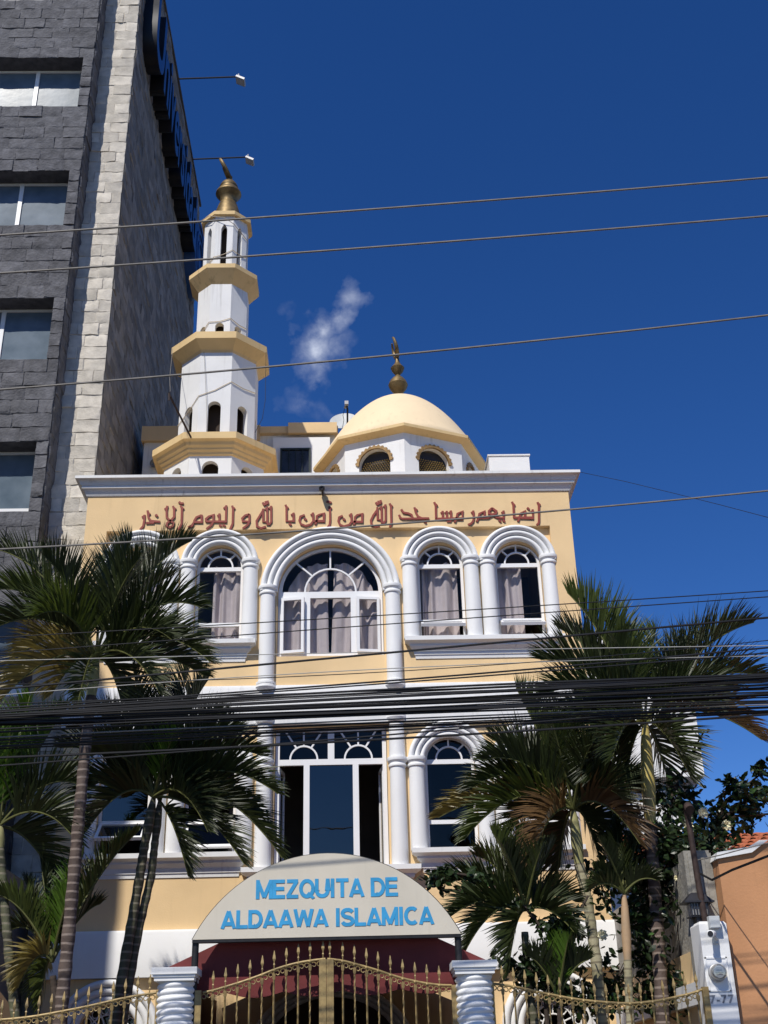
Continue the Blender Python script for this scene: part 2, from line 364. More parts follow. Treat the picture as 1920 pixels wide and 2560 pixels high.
for s in (0, 1):
    f = mir if s else (lambda x: x)
    col(f(.665), 7.49, 8.99, 1, .13)
    for x in (.955, 1.975, 2.245, 3.265):
        col(f(x), 8.20, 9.47); col(f(x), 4.88, 6.13)
    col(f(.665), 4.67, 6.13)
    b = MB(); b.lathe([(.125, 6.27), (.12, 6.6), (.118, 6.82)], 28, (f(.665), -.03)); b.build('column', WHT, MOSQ)
    b = MB(); b.lathe([(.118, 6.83), (.14, 6.84), (.165, 6.89), (.16, 6.94), (.13, 6.96), (.13, 6.98)], 28, (f(.665), -.04)); b.build('capital', WHT, MOSQ)
# arch mouldings
def moulding(cx, zs, r0, r1, ky=1.0, n=36, parent=MOSQ, name='arch_moulding', y=0.0):
    prof = []; k = 3; wd = (r1-r0)/k
    for i in range(k):
        a = r0+wd*i; pt = (.075, .105, .135)[i]
        for q in range(7):
            th = math.pi*q/6; prof.append((a+wd*(.5-.5*math.cos(th)), pt-.055+.06*math.sin(th)))
    prof = [(r0, -.02)]+prof+[(r1, -.02)]
    rings = []
    for j in range(n+1):
        t = math.pi*j/n; rings.append([(cx+r*math.cos(t), y-d, zs+r*math.sin(t)*ky) for r, d in prof])
    return MB().loft(rings[::-1], True, True).build(name, WHT, parent, smooth=50)
for c in SM.values():
    moulding(c, 9.53, .385, .64, 1.0)
    moulding(c, 6.22, .385, .64, .96)
moulding(CX, 9.05, .855, 1.14, .995, 56)
for c in (-3.46, 2.76): moulding(c, 2.46, .425, .74, 1.0)
moulding(CX, 2.14, .95, 1.18, .8, 48, name='door_arch')
# sills
def sill(x0, x1, zt):
    h = .33; pr = [(-.15, zt-h), (.015, zt-h), (.02, zt-h+.055), (.035, zt-h+.06), (.045, zt-h+.13), (.085, zt-.16), (.105, zt-.14), (.105, zt-.11), (.125, zt-.10), (.16, zt-.075), (.18, zt-.07), (.18, zt), (-.15, zt)]
    b = MB(); sweep_u(b, pr, x0, x1, 0, .03); b.build('window_sill', WHT2, MOSQ)
for z in (8.20, 4.90): sill(1.02, 3.22, z); sill(mir(3.22), mir(1.02), z)
for x in (.665, mir(.665)):
    b = MB(); sweep_u(b, [(-.1, 4.49), (.03, 4.49), (.05, 4.53), (.05, 4.55), (.14, 4.60), (.14, 4.67), (-.1, 4.67)], x-.16, x+.16, -.05, .03); b.build('column_base', WHT, MOSQ)
# windows
def hopper(parent, x0, x1, zt, h, ang, y=.09, m=None):
    b = MB(); b.M = Matrix.Translation((0, y, zt)) @ Matrix.Rotation(R_(-ang), 4, 'X')
    b.panel(rect(x0, x1, -h, 0), [rect(x0+.04, x1-.04, -h+.04, -.04)], -.025, .025); b.box(x0+.03, x1-.03, -.003, .003, -h+.03, -.03, 1)
    return b.build('hopper', [PVC, m or GLS], parent)
def fan(b, cx, zs, R, r, y0, y1, ky=.97, rays=(45, 90, 135)):
    L = [[(cx+r*math.cos(math.pi*k/14), zs+r*math.sin(math.pi*k/14)) for k in range(15)]]
    for a in rays: L.append([(cx+q*math.cos(R_(a)), zs+q*math.sin(R_(a))*(1 if q == r else ky)) for q in (r, R)])
    b.strokes(L, .026, y0, y1)
def small_window(c, zb, zs, rail, ang, gl, lowgl=None):
    x0, x1 = c-HW+.006, c+HW-.006
    b = MB(); hs = [arch_loop(c, HW-.05, zs+.03, zs+.03, .315, 16), rect(x0+.045, x1-.045, rail+.03, zs-.04), rect(x0+.045, x1-.045, zb+.05, rail-.03)]
    b.panel(arch_loop(c, HW-.006, zb+.005, zs, .37, 24), hs, .09, .15); fan(b, c, zs+.03, HW-.03, .20, .095, .13)
    o = b.build('window', PVC, MOSQ)
    b = MB(); b.panel(arch_loop(c, HW-.03, rail, zs, .345, 24), [], .118, .124); b.build('pane', gl, o)
    if ang: hopper(o, x0+.03, x1-.03, rail-.02, rail-zb-.06, ang, m=lowgl or gl)
    else:
        b = MB(); b.box(x0+.02, x1-.02, .118, .124, zb+.02, rail-.002); b.build('pane', gl, o)
    return o
small_window(SM['R1'], 8.20, 9.52, 8.54, 62, GLS); small_window(SM['R2'], 8.20, 9.52, 8.54, 62, GLS)
small_window(SM['L1'], 8.20, 9.52, 8.54, 0, GLS); small_window(SM['L2'], 8.20, 9.52, 8.54, 62, GLS)
small_window(SM['R1'], 4.90, 6.24, 5.32, 0, GLD); small_window(SM['R2'], 4.90, 6.24, 5.32, 0, GLD)
small_window(SM['L1'], 4.90, 6.24, 5.40, 24, GLD); small_window(SM['L2'], 4.90, 6.24, 5.40, 50, GLB)
b = MB(); hs = [arch_loop(CX, .79, 9.09, 9.09, .74, 24), rect(CX-.80, CX-.42, 8.02, 8.98), rect(CX-.33, CX+.33, 8.02, 8.98), rect(CX+.42, CX+.80, 8.02, 8.98)]
b.panel(arch_loop(CX, .852, 7.955, 9.04, .84, 30), hs, .09, .15); fan(b, CX, 9.08, .80, .42, .095, .13, .94)
o = b.build('window', PVC, MOSQ)
b = MB(); b.panel(arch_loop(CX, .82, 9.03, 9.05, .80, 30), [], .118, .124); b.build('pane', GLS, o)
b = MB(); b.box(CX-.35, CX+.35, .118, .124, 8.0, 9.0); b.build('pane', GLS, o)
for sx, a in ((-1, 9), (1, -7)):
    b = MB(); b.M = Matrix.Translation((CX+sx*.80, .085, 0)) @ Matrix.Rotation(R_(-a), 4, 'Z')
    x0, x1 = (0, .38) if sx < 0 else (-.38, 0)
    b.panel(rect(x0, x1, 8.02, 8.97), [rect(x0+.045, x1-.045, 8.065, 8.925)], -.03, .02); b.box(x0+.03, x1-.03, -.008, -.002, 8.05, 8.94, 1); b.build('casement', [PVC, GLS], o)
# first floor door-window
b = MB(); hs = [rect(CX-.79, CX-.05, 6.31, 6.74), rect(CX+.05, CX+.79, 6.31, 6.74), rect(CX-.79, CX-.42, 4.66, 6.22), rect(CX-.33, CX+.33, 4.66, 6.22), rect(CX+.42, CX+.79, 4.66, 6.22)]
b.panel(rect(CX-.852, CX+.852, 4.605, 6.785), hs, .09, .15)
for s in (-1, 1): fan(b, CX+s*.42, 6.31, .52, .21, .095, .13, .98, (58, 90, 122))
o = b.build('window', PVC, MOSQ)
b = MB(); b.box(CX-.81, CX+.81, .118, .124, 6.28, 6.76); b.build('pane', GLD, o)
b = MB(); b.box(CX-.35, CX+.35, .118, .124, 4.62, 6.25); b.build('pane', GLB, o)
for s in (-1, 1):
    b = MB(); b.M = Matrix.Translation((CX+s*.80, .16, 0)) @ Matrix.Rotation(R_(-82*s), 4, 'Z')
    x0, x1 = (0, .37) if s < 0 else (-.37, 0)
    b.panel(rect(x0, x1, 4.66, 6.2), [rect(x0+.045, x1-.045, 4.71, 6.15)], -.02, .02); b.box(x0+.03, x1-.03, -.003, .003, 4.69, 6.17, 1); b.build('casement', [PVC, GLD], o)
# ground floor arched grilles
for c in (-3.46, 2.76):
    b = MB(); ap = 2.46
    for k in range(-3, 4):
        x = c+k*.13; h = math.sqrt(max(0, .42**2-(k*.13)**2)); b.tube([(x, .1, 1.0), (x, .1, ap+(0 if abs(k) < 3 else h))], .011, 6)
    for k in range(1, 8):
        a = math.pi*k/8; b.tube([(c+.16*math.cos(a), .1, ap+.16*math.sin(a)), (c+.42*math.cos(a), .1, ap+.42*math.sin(a))], .011, 6)
    for rr in (.16, .29):
        b.tube([(c+rr*math.cos(math.pi*k/16), .1, ap+rr*math.sin(math.pi*k/16)) for k in range(17)], .012, 6)
    for k in range(8):
        a = math.pi*(k+.5)/8; q = [(c+.355*math.cos(a)+.05*math.cos(t/8*6.0+a), .1, ap+.355*math.sin(a)+.05*math.sin(t/8*6.0+a)) for t in range(9)]; b.tube(q, .008, 5)
    for z in (1.4, 1.9, 2.45): b.tube([(c-.42, .1, z), (c+.42, .1, z)], .012, 6)
    b.build('window_grille', WHT, MOSQ)
    b = MB(); b.panel(arch_loop(c, .42, 1.0, 2.45, .42), [], .2, .206); b.build('pane', GLD, MOSQ)
# entrance doors (dark, inside the arch)
b = MB(); b.panel(arch_loop(CX, .95, .02, 2.12, .85), [rect(CX-.8, CX-.03, .2, 2.0), rect(CX+.03, CX+.8, .2, 2.0)], .17, .23); b.build('door', mat('dark_door', (.05, .025, .015), .5), MOSQ)
# inscription: traced strokes of the red lettering
def ins(ox, lines):
    out = []
    for l in lines:
        q = []
        for i in range(0, len(l), 2):
            p = at(ox+l[i]*.16275, 1230+l[i+1]*.16275, -.13); q.append((p.x, p.z))
        out.append(q)
    return out
def dots(ox, pts):
    return ins(ox, [(x-17, y-14, x+4, y+2, x+14, y+18) for x, y in pts])
IN = []
IN += ins(1100, [(1500, 150, 1520, 200, 1522, 440, 1515, 475, 1490, 500), (1518, 175, 1540, 200), (1425, 262, 1430, 392, 1130, 388), (1200, 447, 1216, 390, 1240, 325, 1305, 285, 1306, 388), (1108, 145, 1128, 195, 1138, 388), (1125, 175, 1152, 205), (1430, 280, 1402, 305),
  (978, 280, 978, 395, 885, 388, 810, 350, 740, 390, 572, 395), (978, 300, 948, 318), (800, 240, 750, 290, 752, 322, 800, 340, 862, 325, 868, 295, 800, 240), (565, 450, 590, 395, 605, 330, 685, 290, 686, 390), (512, 280, 520, 390, 508, 445, 478, 480, 432, 497), (515, 298, 482, 318),
  (228, 460, 252, 400, 268, 330, 345, 292, 346, 405, -62, 405), (168, 280, 170, 405), (105, 285, 108, 405, 118, 440, 160, 440, 172, 405), (42, 285, 43, 405), (168, 300, 140, 318), (105, 305, 78, 322), (42, 305, 15, 322)])
IN += dots(1100, [(1357, 248), (922, 438), (982, 436)])
IN += ins(840, [(1510, 150, 1532, 205, 1537, 405), (1528, 180, 1556, 210), (1206, 230, 1224, 300, 1260, 370, 1320, 398, 1432, 398), (1222, 255, 1248, 278), (1325, 402, 1015, 405, 985, 385, 970, 345), (1003, 260, 1035, 310, 1110, 322, 1160, 345, 1182, 398),
  (824, 170, 844, 215, 850, 480, 828, 532), (842, 195, 866, 222), (760, 185, 762, 430, 738, 466, 692, 458), (698, 210, 702, 460), (760, 205, 732, 228), (698, 228, 668, 250), (634, 228, 640, 418, 695, 422), (636, 265, 572, 355, 536, 430, 545, 498, 605, 528, 672, 515),
  (612, 152, 632, 180, 697, 156), (650, 130, 656, 168), (684, 120, 692, 156), (272, 498, 290, 452, 292, 380, 325, 350, 402, 328, 403, 452, 240, 452), (233, 322, 238, 450, 205, 498, 122, 522, 62, 498, 36, 440, 46, 385, 102, 358), (235, 340, 203, 358)])
IN += dots(840, [(1370, 455), (125, 415)])
IN += ins(580, [(1493, 215, 1505, 300, 1507, 420, 1498, 500, 1468, 540), (1450, 138, 1490, 142, 1525, 162), (1505, 240, 1530, 250), (1277, 492, 1300, 445, 1302, 365, 1340, 345, 1410, 322, 1411, 442, 1245, 442), (1243, 312, 1247, 442, 1210, 492, 1130, 516, 1060, 490, 1035, 432, 1050, 372, 1117, 347), (1245, 330, 1210, 350),
  (822, 190, 835, 232, 837, 442, 946, 442, 945, 312), (834, 220, 862, 246), (945, 330, 908, 352), (472, 155, 490, 186, 562, 160), (514, 135, 520, 170), (545, 128, 553, 162), (600, 208, 601, 455, 572, 490, 530, 487), (540, 222, 541, 475), (600, 228, 568, 252), (540, 244, 504, 266), (476, 252, 478, 452, 532, 452), (474, 282, 420, 370, 376, 440, 382, 520, 442, 552, 522, 526),
  (265, 332, 266, 448, 160, 445, 155, 402, 200, 356, 265, 336), (266, 446, 240, 500, 165, 556)])
IN += dots(580, [(1128, 412), (893, 490)])
IN += ins(320, [(1598, 205, 1612, 255, 1606, 480, 1565, 572), (1610, 232, 1638, 256), (1508, 200, 1502, 450, 1195, 447), (1505, 220, 1470, 248), (1403, 325, 1402, 447), (1403, 350, 1370, 364), (1198, 445, 1196, 410, 1240, 372, 1310, 345, 1312, 445, 1282, 500, 1205, 562),
  (1130, 345, 1131, 457, 1010, 457, 985, 510, 920, 537), (1130, 350, 1050, 382, 1014, 440), (808, 205, 826, 255, 820, 480, 773, 572), (780, 145, 810, 168, 852, 170), (824, 232, 852, 258), (602, 208, 590, 272, 592, 380, 640, 432, 700, 470, 690, 512, 640, 540, 592, 510, 602, 470, 660, 430, 706, 380, 706, 272, 690, 210), (592, 240, 562, 262), (706, 240, 732, 262),
  (298, 278, 312, 385, 350, 440, 490, 452), (305, 310, 335, 340), (275, 470, 400, 466), (252, 345, 246, 440, 230, 520, 185, 572), (250, 362, 214, 384)])
IN += dots(320, [(1420, 508), (1476, 508), (437, 355)])
MB().strokes(IN, .035, -.122, -.095).build('inscription', RED, MOSQ, smooth=0)

# minaret
MC = (-2.545, 2.0); C22 = math.cos(R_(22.5))
def oct_shaft(b, c, a, z0, z1, hole):
    hw = a*math.tan(R_(22.5))
    for k in range(8):
        b.M = Matrix.Translation((c[0], c[1], 0)) @ Matrix.Rotation(R_(45*k), 4, 'Z')
        b.panel(rect(-hw, hw, z0, z1), [hole] if hole else [], -a, -a+.12)
    b.M = None
def oct_ring(prof, c, ph=22.5): return MB().lathe([(r/C22, z) for r, z in prof], 8, c, R_(ph))
b = MB(); b.box(-3.4, -1.7, 1.2, 2.9, 10.87, 11.0)
oct_shaft(b, MC, .926, 10.9, 12.24, arch_loop(0, .15, 11.05, 11.955, .15, 12)); oct_shaft(b, MC, .722, 12.5, 14.64, arch_loop(0, .122, 12.62, 13.38, .122, 12))
oct_shaft(b, MC, .495, 14.9, 16.44, arch_loop(0, .085, 14.97, 15.375, .085, 12)); oct_shaft(b, MC, .441, 16.7, 18.22, [(-.062, 16.80), (.062, 16.80), (.062, 17.86), (.03, 17.94), (0, 17.985), (-.03, 17.94), (-.062, 17.86)])
MIN = P(b, 'minaret', WHT2, smooth=0)
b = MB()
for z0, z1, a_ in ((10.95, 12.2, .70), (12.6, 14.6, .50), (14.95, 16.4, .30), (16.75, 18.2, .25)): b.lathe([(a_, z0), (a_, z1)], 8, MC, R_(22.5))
b.build('shade_core', mat('shade_core_brown', (.05, .036, .028), .9), MIN, smooth=0)  # dark core added so the minaret openings read as shaded interior
for pr in ([(.5, 12.20), (.93, 12.205), (.96, 12.225), (.965, 12.265), (1.01, 12.30), (1.015, 12.335), (1.06, 12.37), (1.075, 12.43), (1.10, 12.445), (1.15, 12.455), (1.15, 12.59), (.5, 12.62)],
           [(.4, 14.595), (.725, 14.60), (.745, 14.645), (.76, 14.66), (.932, 14.80), (.932, 14.95), (.4, 14.98)],
           [(.3, 16.39), (.49, 16.395), (.69, 16.668), (.69, 16.77), (.3, 16.80)], [(.2, 18.185), (.515, 18.187), (.515, 18.275), (.2, 18.30)]):
    oct_ring(pr, MC).build('balcony_ring', TAN, MIN, smooth=0)
def crescent(b, base, r, tilt, yaw, th=.035):
    M = Matrix.Translation(base) @ Matrix.Rotation(R_(yaw), 4, 'Z') @ Matrix.Rotation(R_(tilt), 4, 'Y'); pts = []; rr = []
    for k in range(25):
        a = R_(-90-150+300*k/24); pts.append(M @ Vector((0, r*math.cos(a), r+r*math.sin(a)))); rr.append(.006+th*math.cos(R_(-75+150*k/24))**1.0)
    b.tube(pts, rr, 10)
b = MB(); b.lathe([(.33, 18.285), (.30, 18.42), (.262, 18.62), (.20, 18.84), (.176, 18.90), (.165, 18.91), (.168, 18.98), (.195, 19.04), (.25, 19.11), (.275, 19.15), (.268, 19.19), (.225, 19.26), (.195, 19.29), (.19, 19.32), (.20, 19.345), (.18, 19.40), (.14, 19.47), (.075, 19.53), (.052, 19.545), (.05, 19.60), (.068, 19.62), (.068, 19.645), (.04, 19.66)], 32, MC)
crescent(b, (MC[0], MC[1], 19.63), .25, -24, -9, .05); b.build('finial', BRASS, MIN)

# dome on the roof
DC = (1.0, 2.6)
b = MB(); pr = [(1.58*math.sqrt(u), 14.30-(14.30-12.78)*u) for u in [(k/20)**1.6 for k in range(21)]][::-1]
pr[-1] = (.004, 14.30); b.lathe([(1.55, 12.70)]+pr, 72, DC); DOME = P(b, 'dome', DOMEP, smooth=60)
b = MB(); b.lathe([(1.40, 12.63), (1.52, 12.635), (1.725, 12.70), (1.725, 12.76), (1.45, 12.80)], 8, DC); b.build('dome_eave', TAN, DOME, smooth=0)
b = MB(); ap = 1.55*C22; hole = arch_loop(0, .31, 11.1, 12.12, .31, 18)
hwf = ap*math.tan(R_(22.5))
for k in range(8):
    b.M = Matrix.Translation((DC[0], DC[1], 0)) @ Matrix.Rotation(R_(22.5+45*k), 4, 'Z'); b.panel(rect(-hwf, hwf, 10.9, 12.68), [hole], -ap, -ap+.12)
b.M = None; b.build('drum', WHT2, DOME, smooth=0)
for k in (6, 7, 0, 1):
    M = Matrix.Translation((DC[0], DC[1], 0)) @ Matrix.Rotation(R_(22.5+45*k), 4, 'Z')
    b = MB(); b.M = M; outl = []
    n = 13
    for j in range(n):
        for q in range(4):
            a = math.pi*(j+q/4)/n; rr = .335+.045*math.sin(math.pi*q/4+.3); outl.append((rr*math.cos(a), 12.12+rr*math.sin(a)))
    outl.append((-.335, 12.12)); b.panel(outl+[(-.305, 12.12)]+[(-.305*math.cos(math.pi*q/20), 12.12+.305*math.sin(math.pi*q/20)) for q in range(1, 20)]+[(.305, 12.12)], [], -ap-.03, -ap+.01)
    b.build('window_hood', LATT, DOME, smooth=0)
    b = MB(); b.M = M
    for i in range(-6, 7):
        for j in range(20):
            x = i*.048+(.024 if j % 2 else 0); z = 11.4+j*.042
            if abs(x) > .3 or (z > 12.12 and (x*x+(z-12.12)**2) > .25**2): continue
            b.add([(x+.02, -ap+.09, z), (x, -ap+.09, z+.02), (x-.02, -ap+.09, z), (x, -ap+.09, z-.02), (x, -ap+.065, z), (x, -ap+.11, z)], [(0, 1, 4), (1, 2, 4), (2, 3, 4), (3, 0, 4), (1, 0, 5), (2, 1, 5), (3, 2, 5), (0, 3, 5)])
    b.box(-.31, .31, -ap+.13, -ap+.14, 11.1, 12.4, 1)
    b.build('lattice', [mat('gold_lattice', (.34, .25, .09), .4, .2, 20, metal=.4), DARKM], DOME, smooth=0)
b = MB(); b.lathe([(.12, 14.27), (.085, 14.33), (.06, 14.40), (.075, 14.44), (.12, 14.50), (.175, 14.58), (.195, 14.645), (.20, 14.655), (.195, 14.665), (.17, 14.74), (.11, 14.82), (.06, 14.87), (.045, 14.89), (.06, 14.92), (.115, 14.99), (.136, 15.055), (.142, 15.065), (.132, 15.08), (.09, 15.13), (.05, 15.20), (.035, 15.30), (.03, 15.34), (.045, 15.36), (.03, 15.39)], 28, DC)
crescent(b, (DC[0], DC[1], 15.36), .215, -13, 2, .042); b.build('finial', BRASS, DOME)

# roof rooms
b = MB(); b.box(-4.35, -1.85, 4.0, 8, 10.88, 14.3); b.box(-2.0, -.32, 3.98, 8, 10.88, 14.3); 
RM = P(b, 'rooftop_room', WHT2)
b = MB(); b.box(-1.62, -.42, 3.84, 3.98, 10.88, 14.17); b.build('projecting_bay', WHT, RM)
b = MB(); b.box(-4.40, -1.9, 3.90, 8.05, 14.17, 14.52); b.box(-1.898, -.25, 3.86, 8.05, 14.302, 14.46); b.box(-1.3, -.27, 3.78, 3.858, 14.25, 14.50); b.build('roof_band', YEL, RM)
b = MB(); b.panel(rect(-1.46, -.82, 12.9, 13.89), [rect(-1.42, -.86, 12.94, 13.85)], 3.79, 3.84)
for k in range(1, 4): b.tube([(-1.42+.14*k, 3.80, 12.9), (-1.42+.14*k, 3.80, 13.87)], .011, 6)
for cx in (-1.28, -1.0):
    for z in (13.72, 13.60):
        for s in (-1, 1):
            b.tube([(cx+s*.035+s*.03*math.cos(t), 3.80, z+.035*math.sin(t)) for t in [i*.6 for i in range(9)]], .006, 5)
g = b.build('window_grille', GREEN_METAL, RM); b = MB(); b.box(-1.43, -.85, 3.825, 3.832, 12.92, 13.87); b.build('pane', GLD, g)
b = MB(); b.box(2.60, 3.36, 1.5, 3.3, 10.88, 12.37); b.box(2.58, 3.38, 1.48, 3.32, 12.372, 12.40); P(b, 'stair_head', WHT2)

# things fixed to the roof
t = empty('horn_speaker', (-4.07, 3.98, 13.62), 'small round grey horn speaker on the shaded roof wall left of the minaret', 'speaker')
b = MB(); b.M = Matrix.Rotation(R_(90), 4, 'X'); b.lathe([(.05, 0), (.05, .04), (.10, .07), (.11, .09), (.10, .095), (.04, .05), (.01, .05)], 20); b.build('horn', mat('speaker_grey', (.20, .19, .17), .6), t, local=True)
t = empty('satellite_dish', (-.12, 4.4, 14.46), 'grey satellite dish with its feed arm sticking up behind the dome', 'satellite dish')
b = MB(); M = Matrix.Translation((0, 0, .36)) @ Matrix.Rotation(R_(-6), 4, 'Z') @ Matrix.Rotation(R_(62), 4, 'X'); b.M = M
b.lathe([(.004, 0), (.1, .008), (.2, .032), (.3, .075), (.31, .078), (.305, .085), (.2, .045), (.1, .02), (.004, .012)], 36); b.build('reflector', DISHM, t, local=True)
b = MB(); b.tube([(0, 0, 0), (0, 0, .32)], .022); b.build('mast', GREYM, t, local=True)
b = MB(); b.tube([(.07, -.14, .10), (.08, -.55, .40), (.06, -.62, .46)], .02, 8); b.build('feed_arm', DARKM, t, local=True)
b = MB(); b.box(.02, .10, -.70, -.60, .44, .52); b.tube([(.06, -.63, .47), (.03, -.52, .45)], .03); b.build('feed_horn', GREYM, t, local=True)
b = MB(); b.tube([(.04, -.62, .46), (-.02, -.5, .28), (.0, -.4, .22), (-.04, -.3, .05), (-.04, -.2, 0)], .006, 5); b.build('cable', CBLK, t, local=True)
t = empty('flagpole', (-2.89, .84, 12.5), 'bare rusty flagpole slanting out from the lowest minaret gallery', 'flagpole')
b = MB(); b.tube([(0, .02, -.02), (-.26, -.94, .27)], .019, 8); b.build('pole', RUST, t, local=True)
b = MB(); b.tube([(-.26, -.94, .27), (-.275, -.95, .34), (-.285, -.95, .30), (-.27, -.95, .24), (-.265, -.96, .17)], .014, 6); b.build('pulley', RUST, t, local=True)
def ov(a, ang, z, c=MC): r = a/C22; return (c[0]+r*math.cos(R_(ang)), c[1]+r*math.sin(R_(ang)), z)
def wire(pts, label, group=None, r=.008, m=CWIR):
    o = MB().tube(pts, r, 5).build('string_wire', m); return tag(o, label, 'wire', group)
def lerp(a, b, t, dz=0): return tuple(a[i]+(b[i]-a[i])*t+(dz if i == 2 else 0) for i in range(3))
def hug(a, zs, sag=.03):
    V = [ov(a, g, z) for g, z in zip((-157.5, -112.5, -67.5, -22.5), zs)]; pts = []
    for i in range(3):
        pts += [V[i], lerp(V[i], V[i+1], .5, -sag)]
    return pts+[V[3]]
G_ = 'wires strung around the minaret'
wire(hug(.735, (13.22, 13.62, 13.93, 13.93)), 'beige wire looped round the minaret just above its tallest arched openings', G_)
wire(hug(.51, (15.22, 15.47, 15.56, 15.5)), 'beige wire looped round the narrow middle stage of the minaret', G_)
wire(hug(.455, (16.95, 17.12, 17.3, 17.3)), 'beige wire crossing the slender openings of the top minaret stage', G_)
wire([ov(.53, -157.5, 18.25), ov(.53, -125, 18.18), ov(.50, -90, 18.07), ov(.47, -67.5, 17.96), ov(.46, -22.5, 17.75)], 'beige wire slung under the topmost minaret gallery', G_)
wire([ov(.95, -150, 14.85), (-3.3, .6, 13.6), (-3.15, -.1, 12.86)], 'thin grey wire from the minaret gallery down to the flagpole tip', G_, .005, CGRY)
wire([ov(.94, -25, 14.8), ov(.95, -25, 13.7), ov(.90, -25, 13.3), ov(.74, -22.5, 13.05)], 'thin dark wire hanging loose off the right of the minaret', G_, .005, CBLK)
wire([ov(.735, -108, 14.6), ov(.73, -104, 14.0), ov(.725, -100, 13.3), ov(.725, -98, 12.6)], 'thin grey wire running straight down the front of the minaret', G_, .004, CGRY)
t = empty('security_camera', (-.47, -.12, 10.78), 'black dome security camera on a bracket under the cornice above the red lettering', 'camera')
b = MB(); b.tube([(0, .02, .0), (0, -.06, -.0)], .018); b.tube([(0, -.05, 0), (.0, -.16, .03)], .02); b.build('bracket', DARKM, t, local=True)
b = MB(); M = Matrix.Translation((-.01, -.16, .03)) @ Matrix.Rotation(R_(112), 4, 'X'); b.M = M; b.lathe([(.03, -.12), (.05, -.1), (.05, .02), (.042, .055), (.03, .06), (.004, .05)], 20); b.build('body', DARKM, t, local=True)

# curtains
def curtain(x0, x1, z0, z1, label, ph=0, folds=5.0, arch=None, skew=0):
    nx, nz_ = 60, 30; vs = []; fs = []; rnd = random.Random(int(abs(x0*1000))); p1, p2 = rnd.random()*6, rnd.random()*6
    for j in range(nz_+1):
        for i in range(nx+1):
            u = i/nx; v = j/nz_; x = x0+(x1-x0)*u+skew*(1-v)
            zt = z1 if arch is None else min(z1, arch[1]+math.sqrt(max(0, arch[2]**2-(x-arch[0])**2)))
            z = z0+(zt-z0)*v + (.02*math.sin(u*folds*6.28+p2) if j == nz_ else 0)
            uu = u+.045*math.sin(u*7+p1)+.03*math.sin(u*3.1+p2*2); y = .265+(.038+.018*math.sin(u*9+p2))*math.sin(uu*folds*6.28+p1+.5*math.sin(v*3+p2))+.008*math.sin(u*folds*11.3+p2+1.2*v)
            vs.append((x, y, z))
    for j in range(nz_):
        for i in range(nx): a = j*(nx+1)+i; fs.append((a, a+1, a+nx+2, a+nx+1))
    o = MB().add(vs, fs).build('curtain', FAB, smooth=80); return tag(o, label, 'curtain', 'curtains behind the top floor windows')
curtain(CX-.84, CX-.05, 7.9, 9.66, 'left half of the pinkish grey curtain in the large central arched window', folds=3.6, arch=(CX, 9.0, .72), skew=.02)
curtain(CX+.06, CX+.84, 7.9, 9.66, 'right half of the pinkish grey curtain in the large central arched window', folds=3.6, arch=(CX, 9.0, .72), skew=-.06)
curtain(SM['R1']-.30, SM['R1']+.29, 8.05, 9.62, 'pinkish grey curtain filling the arched window right of the central one', folds=3, arch=(SM['R1'], 9.45, .33))
curtain(SM['R2']-.36, SM['R2']+.07, 8.05, 9.58, 'pinkish grey curtain drawn to one side in the rightmost top floor window', folds=2.2, arch=(SM['R2'], 9.45, .33))
curtain(SM['L1']-.12, SM['L1']+.36, 8.05, 9.60, 'pinkish grey curtain in the arched window left of the central one', folds=2.6, arch=(SM['L1'], 9.45, .33))
curtain(SM['L2']-.1, SM['L2']+.34, 8.05, 9.60, 'pinkish grey curtain in the leftmost top floor window behind palm fronds', folds=2.6, arch=(SM['L2'], 9.45, .33))

# ------------------------------------------------------------------ dark stone office block on the left
GRD = {5: (0, .035, .3, .62, .965, 1), 3: (0, .05, .95, 1)}
def stones(mb, O, U, V, Nn, W, H, sw, sh, d, seed, n=5, mi=0):
    """coursed split-faced stone on a rectangle O + u*U + v*V, facing Nn"""
    rnd = random.Random(seed); rows = max(1, round(H/sh)); h = H/rows
    for r in range(rows):
        u = 0.0; first = True
        while u < W-1e-4:
            l = sw*(.75+.5*rnd.random())*(.55 if (first and r % 2) else 1); first = False
            if W-u-l < sw*.4: l = W-u
            l = min(l, W-u); v0 = r*h; base = d*(.35+.65*rnd.random()); tx, tz = (rnd.random()-.5)*d*.8, (rnd.random()-.5)*d*.8
            vs = []
            for j in range(n+1):
                for i in range(n+1):
                    e = i in (0, n) or j in (0, n); a, b_ = GRD[n][i], GRD[n][j]
                    p = O+U*(u+l*a)+V*(v0+h*b_)
                    q = base*.45 if e else base+tx*(a-.5)+tz*(b_-.5)+d*.8*noise.noise(p*6.3+Nn*3.1)+d*.5*noise.noise(p*13.7)
                    if not e: p = p+U*(noise.noise(p*9.1)*.02)+V*(noise.noise(p*8.3+Vector((5, 1, 2)))*.02)
                    vs.append(p+Nn*q)
            mb.add(vs, [(j*(n+1)+i, j*(n+1)+i+1, (j+1)*(n+1)+i+1, (j+1)*(n+1)+i) for j in range(n) for i in range(n)], mi)
            u += l
OFF = empty('office_building', (-6.5, 1, 0), 'tall dark grey stone office block with a pale stone corner and blue letters', 'building')
X3, Z3, Y3 = Vector((1, 0, 0)), Vector((0, 0, 1)), Vector((0, 1, 0)); NY = -Y3
TOPZ = 26.7
b = MB(); b.box(-12, -5.36, .53, 11.1, 0, TOPZ-.02)
heads = [9.09+3.125*k for k in range(6)]
b = MB(); hl = [rect(-9.6, -5.56, z-1.38, z) for z in heads]
